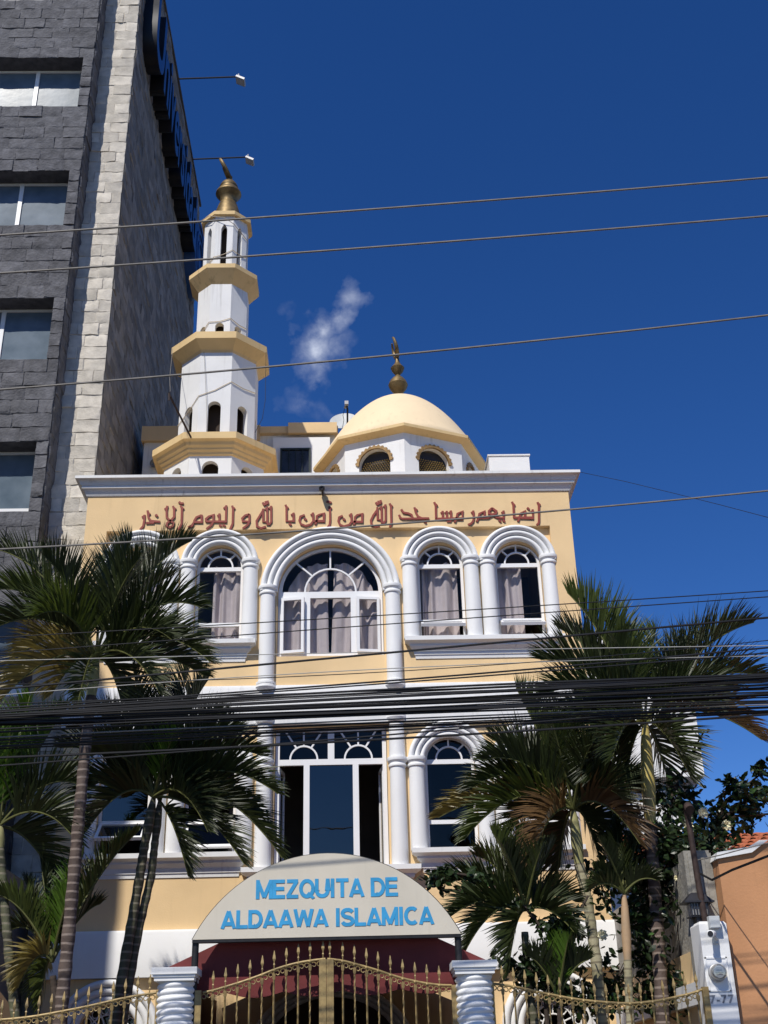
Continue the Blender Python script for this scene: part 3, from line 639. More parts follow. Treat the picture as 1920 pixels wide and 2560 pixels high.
b.panel(rect(-12, -5.34, 0, TOPZ), hl, .5, .95); b.box(-5.40, -4.64, 1.03, 1.3, 0, TOPZ-.01); b.box(-12, -4.62, 10.8, 11.1, 0, TOPZ-.01); b.box(-12, -4.62, 1.3, 10.8, TOPZ-.3, TOPZ-.02); b.box(-4.9, -4.625, 1.3, 10.8, 0, TOPZ-.31); b.box(-12, -11.8, .95, 10.8, 0, TOPZ-.31)
b.box(-11.8, -5.4, 1.6, 1.7, 0, TOPZ-.32)
OW = P(b, 'wall', DSTONE, OFF)
b = MB(); sp = [0]+[q for z in heads for q in (z-1.38, z)]+[TOPZ]
for i in range(0, len(sp), 2): stones(b, Vector((-9.6, .5, sp[i])), X3, Z3, NY, 4.26, sp[i+1]-sp[i], .46, .27, .028, 11+i)
for i, z in enumerate(heads): stones(b, Vector((-5.555, .5, z-1.38)), X3, Z3, NY, .215, 1.38, .3, .27, .04, 41+i)
stones(b, Vector((-5.34, .5, 0)), Y3, Z3, X3, .5, TOPZ, .5, .27, .03, 77)
b.build('dark_stone_facing', DSTONE, OFF, smooth=25)
b = MB(); stones(b, Vector((-5.36, 1.0, 0)), X3, Z3, NY, .76, TOPZ, .40, .27, .028, 5); b.build('pale_stone_facing', LSTONE, OFF, smooth=25)
b = MB(); stones(b, Vector((-4.6, 1.0, 0)), Y3, Z3, X3, 10.1, TOPZ, .46, .27, .03, 6, 3); b.build('side_stone_facing', SSTONE, OFF, smooth=25)
b = MB(); b.box(-12, -4.56, .45, .62, TOPZ, TOPZ+.08); b.box(-4.70, -4.54, .62, 11.15, TOPZ, TOPZ+.08); b.build('coping', GREY, OFF)
for z in heads:
    b = MB(); x0, x1, zb = -9.58, -5.575, z-1.37
    b.panel(rect(x0, x1, zb, z-.01), [rect(x-.93, x-.03, zb+.22, z-.06) for x in (-5.61, -6.59, -7.57, -8.55)]+[rect(x-.93, x-.03, zb+.05, zb+.15) for x in (-5.61, -6.59, -7.57, -8.55)], .84, .9)
    o = b.build('window', PVC, OFF); b = MB(); b.box(x0+.03, x1-.03, .868, .876, zb+.03, z-.04); b.build('pane', GLO, o)
b = MB(); b.box(-12, -5.30, .36, .47, 6.9, 7.58); b.box(-12, -5.2, .1, .358, 7.4, 7.58); b.build('fascia', WHT, OFF)
# blue lettering along the side wall
def text_mesh(txt, ext=.1, off=.0, shear=0, spacing=1.0):
    c = bpy.data.curves.new('t', 'FONT'); c.body = txt; c.extrude = ext; c.offset = off; c.shear = shear; c.space_character = spacing; c.resolution_u = 6
    o = bpy.data.objects.new('t', c); SC.collection.objects.link(o); dg = bpy.context.evaluated_depsgraph_get(); dg.update()
    m = bpy.data.meshes.new_from_object(o.evaluated_get(dg)); bpy.data.objects.remove(o); bpy.data.curves.remove(c); return m
def fit_text(txt, name, M, w, h, m, parent, ext, off=0, spacing=1.0, msides=None):
    """letters w wide and h high, laid on the local XY plane of M, ext thick"""
    me = text_mesh(txt, 1.0, off, 0, spacing); xs = [v.co.x for v in me.vertices]; ys = [v.co.y for v in me.vertices]
    x0, y0 = min(xs), min(ys); sx, sy = w/(max(xs)-x0), h/(max(ys)-y0)
    for v in me.vertices: v.co = M @ Vector(((v.co.x-x0)*sx, (v.co.y-y0)*sy, v.co.z*ext))
    me.materials.clear(); me.materials.append(m)
    if msides:
        me.materials.append(msides); nd = (M.to_3x3() @ Vector((0, 0, 1))).normalized()
        for p in me.polygons: p.material_index = 0 if abs(p.normal.dot(nd)) > .8 else 1
    o = bpy.data.objects.new(name, me); SC.collection.objects.link(o); o.parent = parent
    if parent.type == 'EMPTY': o.matrix_parent_inverse = Matrix.Translation(parent.location).inverted()
    me.name = name; return o
LM = Matrix(((0, 0, 1, -4.42), (1, 0, 0, 1.45), (0, 1, 0, 22.95), (0, 0, 0, 1)))
SGN = empty('wall_sign', (-4.6, 6, 23), 'big dark blue letters and round emblem high on the side of the stone block', 'sign')
for i, (ch, y, wd, z, h) in enumerate((('U', 1.42, 1.15, 22.9, 2.0), ('n', 2.66, .66, 22.9, 1.30), ('i', 3.42, .20, 22.9, 1.75), ('v', 3.70, .62, 22.9, 1.30), ('e', 4.38, .66, 22.9, 1.30), ('r', 5.12, .42, 22.9, 1.30), ('s', 5.60, .55, 22.9, 1.30), ('i', 6.24, .20, 22.9, 1.75), ('d', 6.52, .66, 22.9, 1.80), ('a', 7.26, .60, 22.9, 1.30), ('d', 7.94, .66, 22.9, 1.80))):
    M = LM.copy(); M[1][3] = y; M[2][3] = z; fit_text(ch, 'letter', M, wd, h, SIGNB, SGN, .17, .02, 1, SIGND)
b = MB(); M = Matrix.Translation((-4.59, 9.75, 23.5)) @ Matrix.Rotation(R_(90), 4, 'Y'); b.M = M
b.lathe([(.01, .0), (1.15, 0), (1.15, .33), (1.06, .345), (1.06, .30), (.84, .30), (.84, .345), (.75, .345), (.75, .30), (.55, .30), (.55, .345), (.47, .345), (.47, .30), (.01, .30)], 56)
b.build('emblem', SIGNB, SGN)
G2 = 'floodlights on roof arms of the stone block'
for y, zt, lb in ((6.0, 26.74, 'floodlight on a thin arm near the top left of the sky, the higher of two'), (9.1, 26.74, 'floodlight on a thin arm just above the minaret crescent, the lower of two')):
    t = empty('floodlight', (-4.62, y, zt), lb, 'floodlight', G2)
    b = MB(); b.tube([(-.05, 0, 0), (1.72, 0, .08)], .022, 8); b.build('arm', BLACKM, t, local=True)
    b = MB(); b.tube([(1.70, 0, .18), (1.72, 0, -.02)], .02, 8); b.build('bracket', GREYM, t, local=True)
    b = MB(); b.M = Matrix.Translation((1.76, 0, -.07)) @ Matrix.Rotation(R_(28), 4, 'Y'); b.box(-.13, .13, -.14, .14, -.035, .03); b.box(-.115, .115, -.125, .125, -.045, -.0352, 1); b.build('lamp_head', [GREYM, DISHM], t, local=True)

# ------------------------------------------------------------------ white block behind on the right
AN = empty('white_building', (6, 6, 0), 'plain white building with an overhanging upper floor behind the right palms', 'building')
b = MB(); b.box(4.2, 6.62, 6.3, 12, 0, 7.35); P(b, 'wall', WHT, AN)
b = MB(); b.box(4.2, 7.15, 6.0, 12, 7.35, 9.25); b.box(4.2, 5.85, 6.02, 12, 9.25, 10.5); P(b, 'upper_floor', WHT, AN)

# ------------------------------------------------------------------ entrance canopy, sign, gate and fences
YG = -5.0
CAN = empty('entrance_canopy', (-.3, -4.7, 2.5), 'dark red fabric canopy with a scalloped lower edge behind the golden gate', 'canopy')
b = MB(); lo = []; n = 72
for i in range(n+1):
    x = -1.95+3.30*i/n; lo.append((x, 2.62-.055*abs(math.sin(math.pi*(x+1.95)/.60))))
top = [(-1.95, 2.88), (-1.38, 3.13), (.80, 3.13), (1.35, 2.88)]
b.panel(lo+top[::-1], [], -4.815, -4.80); b.build('valance', MAROON, CAN, smooth=0)
b = MB(); f = [(-1.95, -4.798, 2.88), (-1.38, -4.798, 3.12), (.80, -4.798, 3.12), (1.35, -4.798, 2.88)]; k = [(-1.95, -.12, 2.95), (-1.38, -.12, 3.18), (.80, -.12, 3.18), (1.35, -.12, 2.95)]
b.loft([[Vector(q) for q in f]+[Vector(q)-Vector((0, 0, .012)) for q in f[::-1]], [Vector(q) for q in k]+[Vector(q)-Vector((0, 0, .012)) for q in k[::-1]]], True, True); b.build('roof_sheet', MAROON, CAN, smooth=0)
b = MB(); b.box(-1.958, -1.946, -4.7, -.14, .1, 2.875); b.build('side_shade_sheet', MAROON, CAN); b = MB(); b.box(1.346, 1.358, -4.7, -.14, .1, 2.875); b.build('side_shade_sheet', MAROON, CAN)  # canopy sides, carried down to the ground to darken the space inside
SG = empty('arched_sign', (-.3, -5.02, 2.4), 'cream half round sign with blue capitals over the gate', 'sign')
hw, sg = 1.385, .84; Rr_ = (hw*hw+sg*sg)/(2*sg); a0 = math.asin(hw/Rr_); zc = 3.115+sg-Rr_; sc = -.30
arc = [(sc+Rr_*math.sin(a0-2*a0*k/40), zc+Rr_*math.cos(a0-2*a0*k/40)) for k in range(41)]
b = MB(); b.panel([(sc-hw, 3.115), (sc+hw, 3.115)]+arc[1:-1], [], -5.06, -5.0); b.build('panel', CANV, SG, smooth=30)
b = MB(); b.tube([(x, -5.02, z) for x, z in arc], .013, 8); b.box(sc-hw, sc+hw, -5.055, -4.97, 3.085, 3.113); b.build('frame', BLACKM, SG)
for x in (sc-hw+.03, sc+hw-.03):
    b = MB(); b.tube([(x, -5.0, 2.0), (x, -5.0, 3.1)], .035, 12); b.build('post', BLACKM, SG)
def arcp(cx, cy, rx, ry, a, b_, n=12): return [(cx+rx*math.cos(R_(a+(b_-a)*k/n)), cy+ry*math.sin(R_(a+(b_-a)*k/n))) for k in range(n+1)]
GL = {'M': (.90, [[(.1, 0), (.1, 1)], [(.8, 0), (.8, 1)], [(.1, .93), (.45, .08)], [(.8, .93), (.45, .08)]]), 'E': (.72, [[(.1, 0), (.1, 1)], [(.1, .09), (.68, .09)], [(.1, .52), (.63, .52)], [(.1, .91), (.66, .91)]]),
  'Z': (.72, [[(.06, .91), (.66, .91)], [(.60, .9), (.10, .1)], [(.04, .09), (.68, .09)]]), 'Q': (.86, [arcp(.43, .5, .33, .41, 0, 360, 24), [(.47, .26), (.80, -.05)]]), 'U': (.80, [[(.1, 1), (.1, .38)]+arcp(.4, .38, .3, .29, 180, 360)+[(.7, .38), (.7, 1)]]),
  'I': (.32, [[(.16, 0), (.16, 1)]]), 'T': (.74, [[(.37, 0), (.37, .9)], [(.03, .91), (.71, .91)]]), 'A': (.84, [[(.09, 0), (.42, .96)], [(.75, 0), (.42, .96)], [(.22, .27), (.62, .27)]]),
  'D': (.80, [[(.1, 0), (.1, 1)], [(.1, .09), (.34, .09)]+arcp(.34, .5, .35, .41, -90, 90)+[(.1, .91)]]), 'L': (.66, [[(.1, 0), (.1, 1)], [(.1, .09), (.63, .09)]]), 'W': (1.08, [[(.08, 1), (.29, .05)], [(.29, .05), (.54, .93)], [(.54, .93), (.79, .05)], [(.79, .05), (1.0, 1)]]),
  'S': (.76, [arcp(.38, .70, .28, .205, 20, 180, 9)+[(.13, .62), (.25, .53), (.5, .47), (.63, .38)]+arcp(.38, .29, .285, .205, 0, -165, 9)]), 'C': (.82, [arcp(.44, .5, .335, .41, 48, 312, 20)]), ' ': (.34, [])}
def block_text(txt, M, w, h, m, parent, th):
    tot = sum(GL[c][0] for c in txt); k = w/tot; x = 0; b = MB(); b.M = M
    for c in txt:
        b.strokes([[((x+p[0])*k, p[1]*h) for p in l] for l in GL[c][1]], th, -.004, .0); x += GL[c][0]
    M_i = M.inverted()
    for i, v_ in enumerate(b.v):
        q = M_i @ v_; q.z = min(max(q.z, -.06*h if 'Q' in txt and q.z < 0 and abs(q.x/(k) - (GL['M'][0]+GL['E'][0]+GL['Z'][0]+.6)) < .3 else 0), h); b.v[i] = M @ q
    return b.build('lettering', m, parent, smooth=0)
def sign_text(txt, xl, yl, xr, yr, ht):
    p, q = at(xl, yl, -5.065), at(xr, yr, -5.065); M = Matrix(((1, 0, 0, p.x), (0, 0, -1, -5.062), (0, 1, 0, (p.z+q.z)/2), (0, 0, 0, 1)))
    M = Matrix.Translation((p.x, -5.0612, (p.z+q.z)/2)); block_text(txt, M, q.x-p.x, ht, BLUE, SG, .038)
p_ = lambda x, y: zm((380, 1240, 2080), x, y)
hh = at(*p_(600, 240), -5.065).z-at(*p_(600, 322), -5.065).z
sign_text('MEZQUITA DE', *p_(500, 325), *p_(1190, 307), hh*1.12); sign_text('ALDAAWA ISLAMICA', *p_(330, 470), *p_(1362, 443), hh*1.06)
# gate posts: white twisted columns
G3 = 'white twisted gate columns'
for x, lb in ((-1.83, 'white twisted column with a square cap left of the gate'), (1.195, 'white twisted column with a square cap right of the gate')):
    t = empty('gate_column', (x, YG, 0), lb, 'column', G3)
    b = MB(); rings = []; nn = 32
    for i in range(301):
        z = .45+2.27*i/300; a = z*math.pi*2/.62*1.0; ring = []
        for k in range(nn):
            th = 2*math.pi*k/nn; rr = .170+.022*abs(math.sin((th*1-z*2*math.pi/.062)/2))**.8; ring.append((rr*math.cos(th), rr*math.sin(th), z))
        rings.append(ring)
    b.loft(rings); b.build('shaft', WHT, t, local=True, smooth=60)
    b = MB(); b.box(-.20, .20, -.20, .20, 2.715, 2.75); b.box(-.212, .212, -.212, .212, 2.75, 2.775); b.box(-.228, .228, -.228, .228, 2.775, 2.84); b.build('cap', WHT2, t, local=True)
    b = MB(); b.box(-.2, .2, -.2, .2, 0, .40); b.box(-.18, .18, -.18, .18, .40, .46); b.build('base', WHT2, t, local=True)
def interp(pts, x):
    if x <= pts[0][0]: return pts[0][1]+(pts[1][1]-pts[0][1])*(x-pts[0][0])/(pts[1][0]-pts[0][0])
    for (a, c), (d, e) in zip(pts, pts[1:]):
        if x <= d:
            t = (x-a)/(d-a); return c+(e-c)*t
    return pts[-1][1]
def smooth_pts(pts, n=6):
    out = []
    for i in range(len(pts)-1):
        p0 = pts[max(i-1, 0)]; p1, p2 = pts[i], pts[i+1]; p3 = pts[min(i+2, len(pts)-1)]
        for k in range(n):
            t = k/n; out.append(tuple(.5*((2*p1[j])+(-p0[j]+p2[j])*t+(2*p0[j]-5*p1[j]+4*p2[j]-p3[j])*t*t+(-p0[j]+3*p1[j]-3*p2[j]+p3[j])*t**3) for j in range(2)))
    return out+[pts[-1]]
def bar_mesh(tw):
    b = MB()
    b.tube([(0, 0, z/40*2.4-2.4+.001) for z in range(41)] if tw else [(0, 0, -2.4), (0, 0, 0)], .0095, 4, twist=.95 if tw else 0)
    o = b.build('bar', GOLD, None, smooth=20); SC.collection.objects.unlink(o); return o.data
def spike_mesh():
    b = MB(); b.lathe([(.007, -.02), (.007, .035), (.014, .05), (.008, .06), (.008, .075), (.022, .105), (.018, .13), (.004, .185)], 4, (0, 0), R_(45)); b.lathe([(.016, -.015), (.02, -.005), (.016, .006)], 8); b.lathe([(.012, -.05), (.024, -.04), (.020, -.085), (.011, -.10)], 4, (0, 0), R_(45))
    o = b.build('finial', GOLD, None, smooth=20); SC.collection.objects.unlink(o); return o.data
BARS = (bar_mesh(0), bar_mesh(1)); SPK = spike_mesh()
def fence(name, label, cat, rail, xs, posts, y=YG, group=None, zpost=2.5):
    """rail: (x,z) points; xs: bars"""
    t = empty(name, (xs[len(xs)//2], y, 0), label, cat, group); rp = smooth_pts(rail)
    b = MB(); b.tube([(x, y, z) for x, z in rp], .0125, 8); b.build('top_rail', GOLD, t); b = MB(); b.box(rail[0][0], rail[-1][0], y-.012, y+.012, .35, .375); b.build('bottom_rail', GOLD, t)
    for k, x in enumerate(xs):
        z = interp(rp, x); me = BARS[(k+1) % 2]
        o = bpy.data.objects.new('bar', me); SC.collection.objects.link(o); o.parent = t; o.location = (x-t.location.x, 0, z)
        s_ = bpy.data.objects.new('finial', SPK); SC.collection.objects.link(s_); s_.parent = o
    b = MB(); q = sorted(xs); step = q[1]-q[0]; q = [q[0]-step]+q+[q[-1]+step]
    for a, c in zip(q, q[1:]):
        if a < rail[0][0]-.03 or c > rail[-1][0]+.03: continue
        for s_ in (-1, 1):
            xc = (a+c)/2+s_*.029; zc_ = interp(rp, xc)-.047; r = .025
            pts = []
            for i in range(14):
                th = i/13*5.2; rr = r*(1-.55*max(0, (i-5))/8); pts.append((xc+s_*rr*math.cos(th+.7), y, zc_+.004+rr*math.sin(th+.7)))
            b.tube(pts, .0055, 5)
    b.build('scrollwork', GOLD, t)
    for x, wd, zt in posts:
        b = MB(); b.box(x-wd/2, x+wd/2, y-.03, y+.03, .14, zt); b.build('post', GOLD, t)
    return t
Spt = lambda x, y: (lambda p: (p.x, p.z))(at(*zm((380, 1240, 2080), x, y), YG))
gx = [Spt(x, 700)[0] for x in (296, 355, 413, 472, 531, 588, 647, 705, 762)]; gx2 = [Spt(x, 680)[0] for x in (920, 977, 1035, 1091, 1150, 1209, 1268, 1325, 1384)]
mid = Spt(841, 640)[0]
G4 = 'leaves of the golden double gate'
fence('gate_leaf', 'golden gate leaf of twisted bars, the half hung on the left column', 'gate', [Spt(*q) for q in ((245, 775), (290, 765), (350, 748), (410, 730), (470, 710), (530, 688), (590, 664), (650, 645), (710, 630), (770, 620), (836, 612))], gx+[mid-.035], [(Spt(225, 760)[0], .065, Spt(225, 765)[1]), (mid-.038, .072, Spt(836, 614)[1])], group=G4)
fence('gate_leaf', 'golden gate leaf of twisted bars, the half hung on the right column', 'gate', [Spt(*q) for q in ((846, 612), (910, 620), (970, 634), (1030, 650), (1090, 668), (1150, 688), (1210, 706), (1270, 720), (1330, 731), (1390, 738), (1445, 740))], [mid+.035]+gx2, [(Spt(1458, 735)[0], .065, Spt(1458, 738)[1]), (mid+.038, .072, Spt(848, 614)[1])], group=G4)
Gpt = lambda x, y: (lambda p: (p.x, p.z))(at(*zm((0, 640, 2000), x, y), YG))
G5 = 'golden railing panels beside the gate'
fence('railing', 'golden spiked railing with a sagging top rail left of the gate column', 'fence', [Gpt(*q) for q in ((-420, 1400), (-200, 1428), (0, 1424), (200, 1405), (400, 1370), (600, 1330), (750, 1295), (900, 1266), (1040, 1245))], [Gpt(x, 1330)[0] for x in range(-300, 1030, 79)], [(Gpt(1030, 1250)[0], .05, Gpt(1030, 1235)[1])], group=G5)
Rpt = lambda x, y: (lambda p: (p.x, p.z))(at(*zm((1100, 1920, 2000), x, y), YG))
fence('railing', 'golden spiked railing with a sagging top rail right of the gate column', 'fence', [Rpt(*q) for q in ((262, 928), (350, 940), (450, 960), (560, 984), (680, 1006), (800, 1020), (920, 1028), (1000, 1026), (1100, 1015), (1200, 995), (1270, 978), (1335, 955))], [Rpt(x, 1000)[0] for x in range(320, 1330, 58)], [(Rpt(262, 930)[0], .035, Rpt(262, 915)[1]), (Rpt(1340, 960)[0], .06, Rpt(1340, 945)[1])], group=G5)

# ------------------------------------------------------------------ boundary walls
BW = empty('boundary_wall', (3.7, -2.5, 0), 'raw concrete side wall with an ochre strip and a white ledge on the right of the garden', 'wall')
b = MB(); b.box(3.72, 3.92, -4.65, -.1, 0, 3.95); P(b, 'wall', CONC, BW)
b = MB(); b.box(3.69, 3.722, -4.65, -.1, .1, 2.42); b.box(3.69, 3.722, -4.65, -.1, 2.64, 2.98); P(b, 'ochre_strip', YEL, BW)
b = MB(); b.box(3.60, 3.722, -4.66, -.12, 2.42, 2.64); P(b, 'ledge', WHT2, BW)
LW = empty('boundary_wall', (-4.6, -2.5, 0), 'yellow garden wall with a curved top on the left of the garden', 'wall')
b = MB(); rings = []
for k in range(25):
    y = -4.9+4.7*k/24; z = 2.55+.75*max(0, math.cos((k/24)*math.pi*.5))**.8
    rings.append([(-4.75, y, 0), (-4.55, y, 0), (-4.55, y, z), (-4.75, y, z)])
b.loft(rings); P(b, 'wall', YEL, LW)
GB = empty('concrete_block', (-6, -2, 0), 'low dark grey rendered block behind the palms at the left edge', 'wall')
b = MB(); b.box(-9, -4.78, -1.6, .35, 0, 4.35); b.box(-9, -4.70, -1.68, .36, 4.35, 4.5); P(b, 'wall', GREY, GB)
# meter pillar
MP = empty('meter_pillar', (3.72, -5, 0), 'white painted pillar carrying an electricity meter and the house number', 'pillar')
b = MB(); b.box(3.58, 3.87, -5.02, -4.66, 0, 3.16); b.hexa([(3.58, -5.02, 3.16), (3.87, -5.02, 3.16), (3.87, -4.66, 3.16), (3.58, -4.66, 3.16)], [(3.60, -4.99, 3.19), (3.85, -4.99, 3.19), (3.85, -4.68, 3.19), (3.60, -4.68, 3.19)])
P(b, 'shaft', WHT2, MP)
mc = at(1794, 2434, -5.02); b = MB()
for x0, x1, z0, z1 in ((-.115, -.10, -.17, .16), (.10, .115, -.17, .16), (-.115, .115, .145, .16), (-.115, .115, -.17, -.16)): b.box(mc.x+x0, mc.x+x1, -5.032, -5.018, mc.z+z0, mc.z+z1)
b.box(mc.x-.10, mc.x+.10, -5.024, -5.018, mc.z-.16, mc.z+.145); P(b, 'meter_plate', WHT, MP)
fit_text('7-77', 'house_number', Matrix(((1, 0, 0, at(1776, 2510, -5.02).x), (0, 0, -1, -5.024), (0, 1, 0, at(1790, 2509, -5.02).z), (0, 0, 0, 1))), at(1835, 2500, -5.02).x-at(1776, 2510, -5.02).x, .082, mat('faded_grey_number', (.26, .27, .30), .8, .3, 30, 0), MP, .002, .02, 1.15)
t = empty('electricity_meter', (mc.x-.01, -5.02, mc.z+.005), 'round glass electricity meter on the white pillar', 'meter')
b = MB(); b.M = Matrix.Rotation(R_(90), 4, 'X'); b.lathe([(.088, 0), (.088, .045), (.08, .05), (.08, .055)], 32); b.build('base_ring', GREYM, t, local=True)
b = MB(); b.M = Matrix.Rotation(R_(90), 4, 'X'); b.lathe([(.076, .05), (.076, .12), (.066, .14), (.004, .145)], 32); b.build('cover', glass('meter_glass', .14, (.8, .82, .84)), t, local=True)
b = MB(); b.M = Matrix.Rotation(R_(90), 4, 'X'); b.lathe([(.06, .05), (.06, .10), (.055, .105), (.004, .105)], 28)
b.M = None
for z, wd in ((.022, .03), (.0, .04), (-.018, .035)): b.box(-wd, wd, -.108, -.1055, z-.005, z+.004, 1)
b.build('dial', [DISHM, GREYM], t, local=True)
jx = at(1782, 2307, -5.02)
t = empty('junction_box', (jx.x, -5.02, jx.z), 'grey plastic box at the top of the meter pillar', 'box'); b = MB(); b.box(-.055, .055, -.075, .002, -.06, .06); b.box(-.05, .05, -.08, -.0755, -.055, .055); b.build('body', DISHM, t, local=True)
jx = at(1776, 2334, -5.14)
t = empty('bullet_camera', (jx.x+.03, -5.02, jx.z), 'white bullet security camera on the meter pillar under the grey box', 'camera')
b = MB(); b.M = Matrix.Translation((-.01, -.11, 0)) @ Matrix.Rotation(R_(-28), 4, 'Z') @ Matrix.Rotation(R_(96), 4, 'X'); b.lathe([(.004, -.07), (.028, -.07), (.032, -.06), (.032, .05), (.037, .055), (.037, .075), (.03, .08)], 20); b.lathe([(.004, .0795), (.029, .0795), (.029, .0815)], 20, mi=1); b.build('body', [WHT, DARKM], t, local=True)
b = MB(); b.tube([(.05, .0, -.06), (.045, -.05, -.05), (.01, -.10, -.02)], .014, 8); b.lathe([(.03, -.09), (.03, -.03)], 12, (.05, -.004)); b.build('mount', DISHM, t, local=True)
t = empty('iron_pipe', (at(1765, 2280, -4.9).x, -4.84, 3.15), 'dark iron service pipe rising from the top of the meter pillar', 'pipe')
b = MB(); b.tube([(.0, 0, 0), (-.02, 0, .4), (-.035, 0, 1.0), (-.04, 0, 1.16)], .033, 12); b.build('pipe', RUST, t, local=True)
b = MB(); b.tube([(-.04, 0, 1.14), (-.04, -.03, 1.22), (-.05, -.10, 1.25), (-.05, -.16, 1.2)], [.036, .045, .048, .05], 12); b.build('weather_head', RUST, t, local=True)
q = at(1735, 2255, -4.75)
t = empty('wall_lantern', (q.x+.03, -4.75, q.z), 'small black square lantern beside the iron pipe', 'lantern')
b = MB(); b.hexa([(-.15, -.11, 0), (.15, -.11, 0), (.15, .11, 0), (-.15, .11, 0)], [(-.06, -.05, .09), (.06, -.05, .09), (.06, .05, .09), (-.06, .05, .09)]); b.box(-.16, .16, -.12, .12, -.018, -.001); b.build('roof', DARKM, t, local=True)
b = MB()
for i in range(7): b.box(-.10+.03*i, -.085+.03*i, -.09, -.08, -.15, -.02)
b.box(-.11, .11, -.075, .09, -.16, -.15); b.box(-.04, .04, -.05, .08, -.26, -.16); b.box(-.09, .09, -.07, .07, -.14, -.02, 1); b.build('cage', [DARKM, GREYM], t, local=True)
CP = empty('concrete_post', (3.78, -4.7, 0), 'streaked raw concrete post between the meter pillar and the orange house', 'post')
b = MB(); b.box(3.62, 3.905, -4.64, -4.4, 0, 3.98); b.box(3.66, 3.70, -4.655, -4.635, 3.1, 3.95); b.box(3.80, 3.84, -4.66, -4.635, 3.2, 3.9); P(b, 'post', CONC, CP)
# orange house
OH = empty('orange_house', (6, -4, 0), 'orange rendered house with a red clay tile roof at the right edge', 'house')
b = MB(); b.panel([(3.925, 0), (10, 0), (10, 4.05), (4.6, 4.05), (4.42, 3.98), (4.30, 3.90), (3.925, 3.84)], [], -4.86, -4.6); b.box(3.98, 10, -4.6, 2, 0, 3.8); P(b, 'wall', ORANGE, OH)
b = MB(); b.panel([(3.90, 3.842), (4.30, 3.902), (4.42, 3.982), (4.5, 4.03), (4.4, 4.03), (4.27, 3.96), (3.92, 3.91)], [], -4.90, -4.58); P(b, 'broken_coping', WHT2, OH)
b = MB()
for i in range(60):
    x = 4.05+i*.16
    for j in range(8):
        y0 = -2.6+j*.36; z0 = 4.14+j*.115; rings = []
        for yy, zz, rr in ((y0, z0, .085), (y0+.42, z0+.105, .07)):
            rings.append([(x+rr*math.cos(math.pi*k/6), yy, zz+rr*math.sin(math.pi*k/6)) for k in range(7)]+[(x+(rr-.018)*math.cos(math.pi*k/6), yy, zz+(rr-.018)*math.sin(math.pi*k/6)) for k in range(6, -1, -1)])
        b.loft(rings)
b.hexa([(3.98, -2.7, 4.02), (13.2, -2.7, 4.02), (13.2, .4, 4.97), (3.98, .4, 4.97)], [(3.98, -2.7, 4.10), (13.2, -2.7, 4.10), (13.2, .4, 5.08), (3.98, .4, 5.08)])
b.build('roof', TILE, OH, smooth=40); b = MB(); b.box(4.0, 10, -2.55, .3, 3.8, 4.05); P(b, 'eave_wall', ORANGE, OH)

# ------------------------------------------------------------------ palms
def frond_mesh(base, tip, bow, kind, n=40, L=.46, v=58, seed=0, side=0.0, ratio=.5, droop=.0):
    rnd = random.Random(seed); b = MB(); base, tip = Vector(base), Vector(tip); ch = tip-base
    ctl = base+ch*ratio+Vector((0, 0, bow)); hor = Vector((ch.y, -ch.x, 0)); hor = hor.normalized() if hor.length > .01 else Vector((1, 0, 0))
    ctl += hor*side
    def pt(t): return base*(1-t)**2+ctl*2*t*(1-t)+tip*t*t
    def tg(t): return ((ctl-base)*(1-t)+(tip-ctl)*t).normalized()
    ln = sum((pt((i+1)/20)-pt(i/20)).length for i in range(20))
    b.tube([pt(i/16) for i in range(17)], [.017*(1-.85*i/16)+.002 for i in range(17)], 6, 1)
    for i in range(n):
        for sd in (-1, 1):
            t = .16+.83*(i+.3+.4*rnd.random())/n; p = pt(t); T = tg(t)
            S = T.cross(Vector((0, 0, 1))); S = S.normalized() if S.length > .05 else hor; Nn = S.cross(T).normalized()
            u = (t-.16)/.84; l = L*1.08*(.45+.75*math.sin(math.pi*min(1, u*.9+.12))**.8)*(1-.35*u)*(.85+.3*rnd.random())
            phi = R_(62-34*u+rnd.uniform(-7, 7)); vv = R_(v+rnd.uniform(-15, 15))
            D = (T*math.cos(phi)+(S*sd*math.cos(vv)+Nn*math.sin(vv))*math.sin(phi)).normalized()
            wd = .0145*(.8+.4*rnd.random())*(1-.3*u); W0 = (T-D*T.dot(D)).normalized(); q = p.copy(); vs = []; segs = 3; ww = (0.6, 1.0, .62)
            for k in range(segs):
                vs += [q+W0*wd*ww[k], q-W0*wd*ww[k]]; q = q+D*(l/segs); D = (D+Vector((0, 0, -.05-.12*k*u-droop))+Vector((rnd.uniform(-.04, .04), rnd.uniform(-.04, .04), 0))).normalized(); W0 = (W0-D*W0.dot(D)).normalized()
            vs.append(q); b.add(vs, [(0, 1, 3, 2), (2, 3, 5, 4), (4, 5, 6)])
    return b
def pxY(p, Y): q = at(p[0], p[1], Y); return q
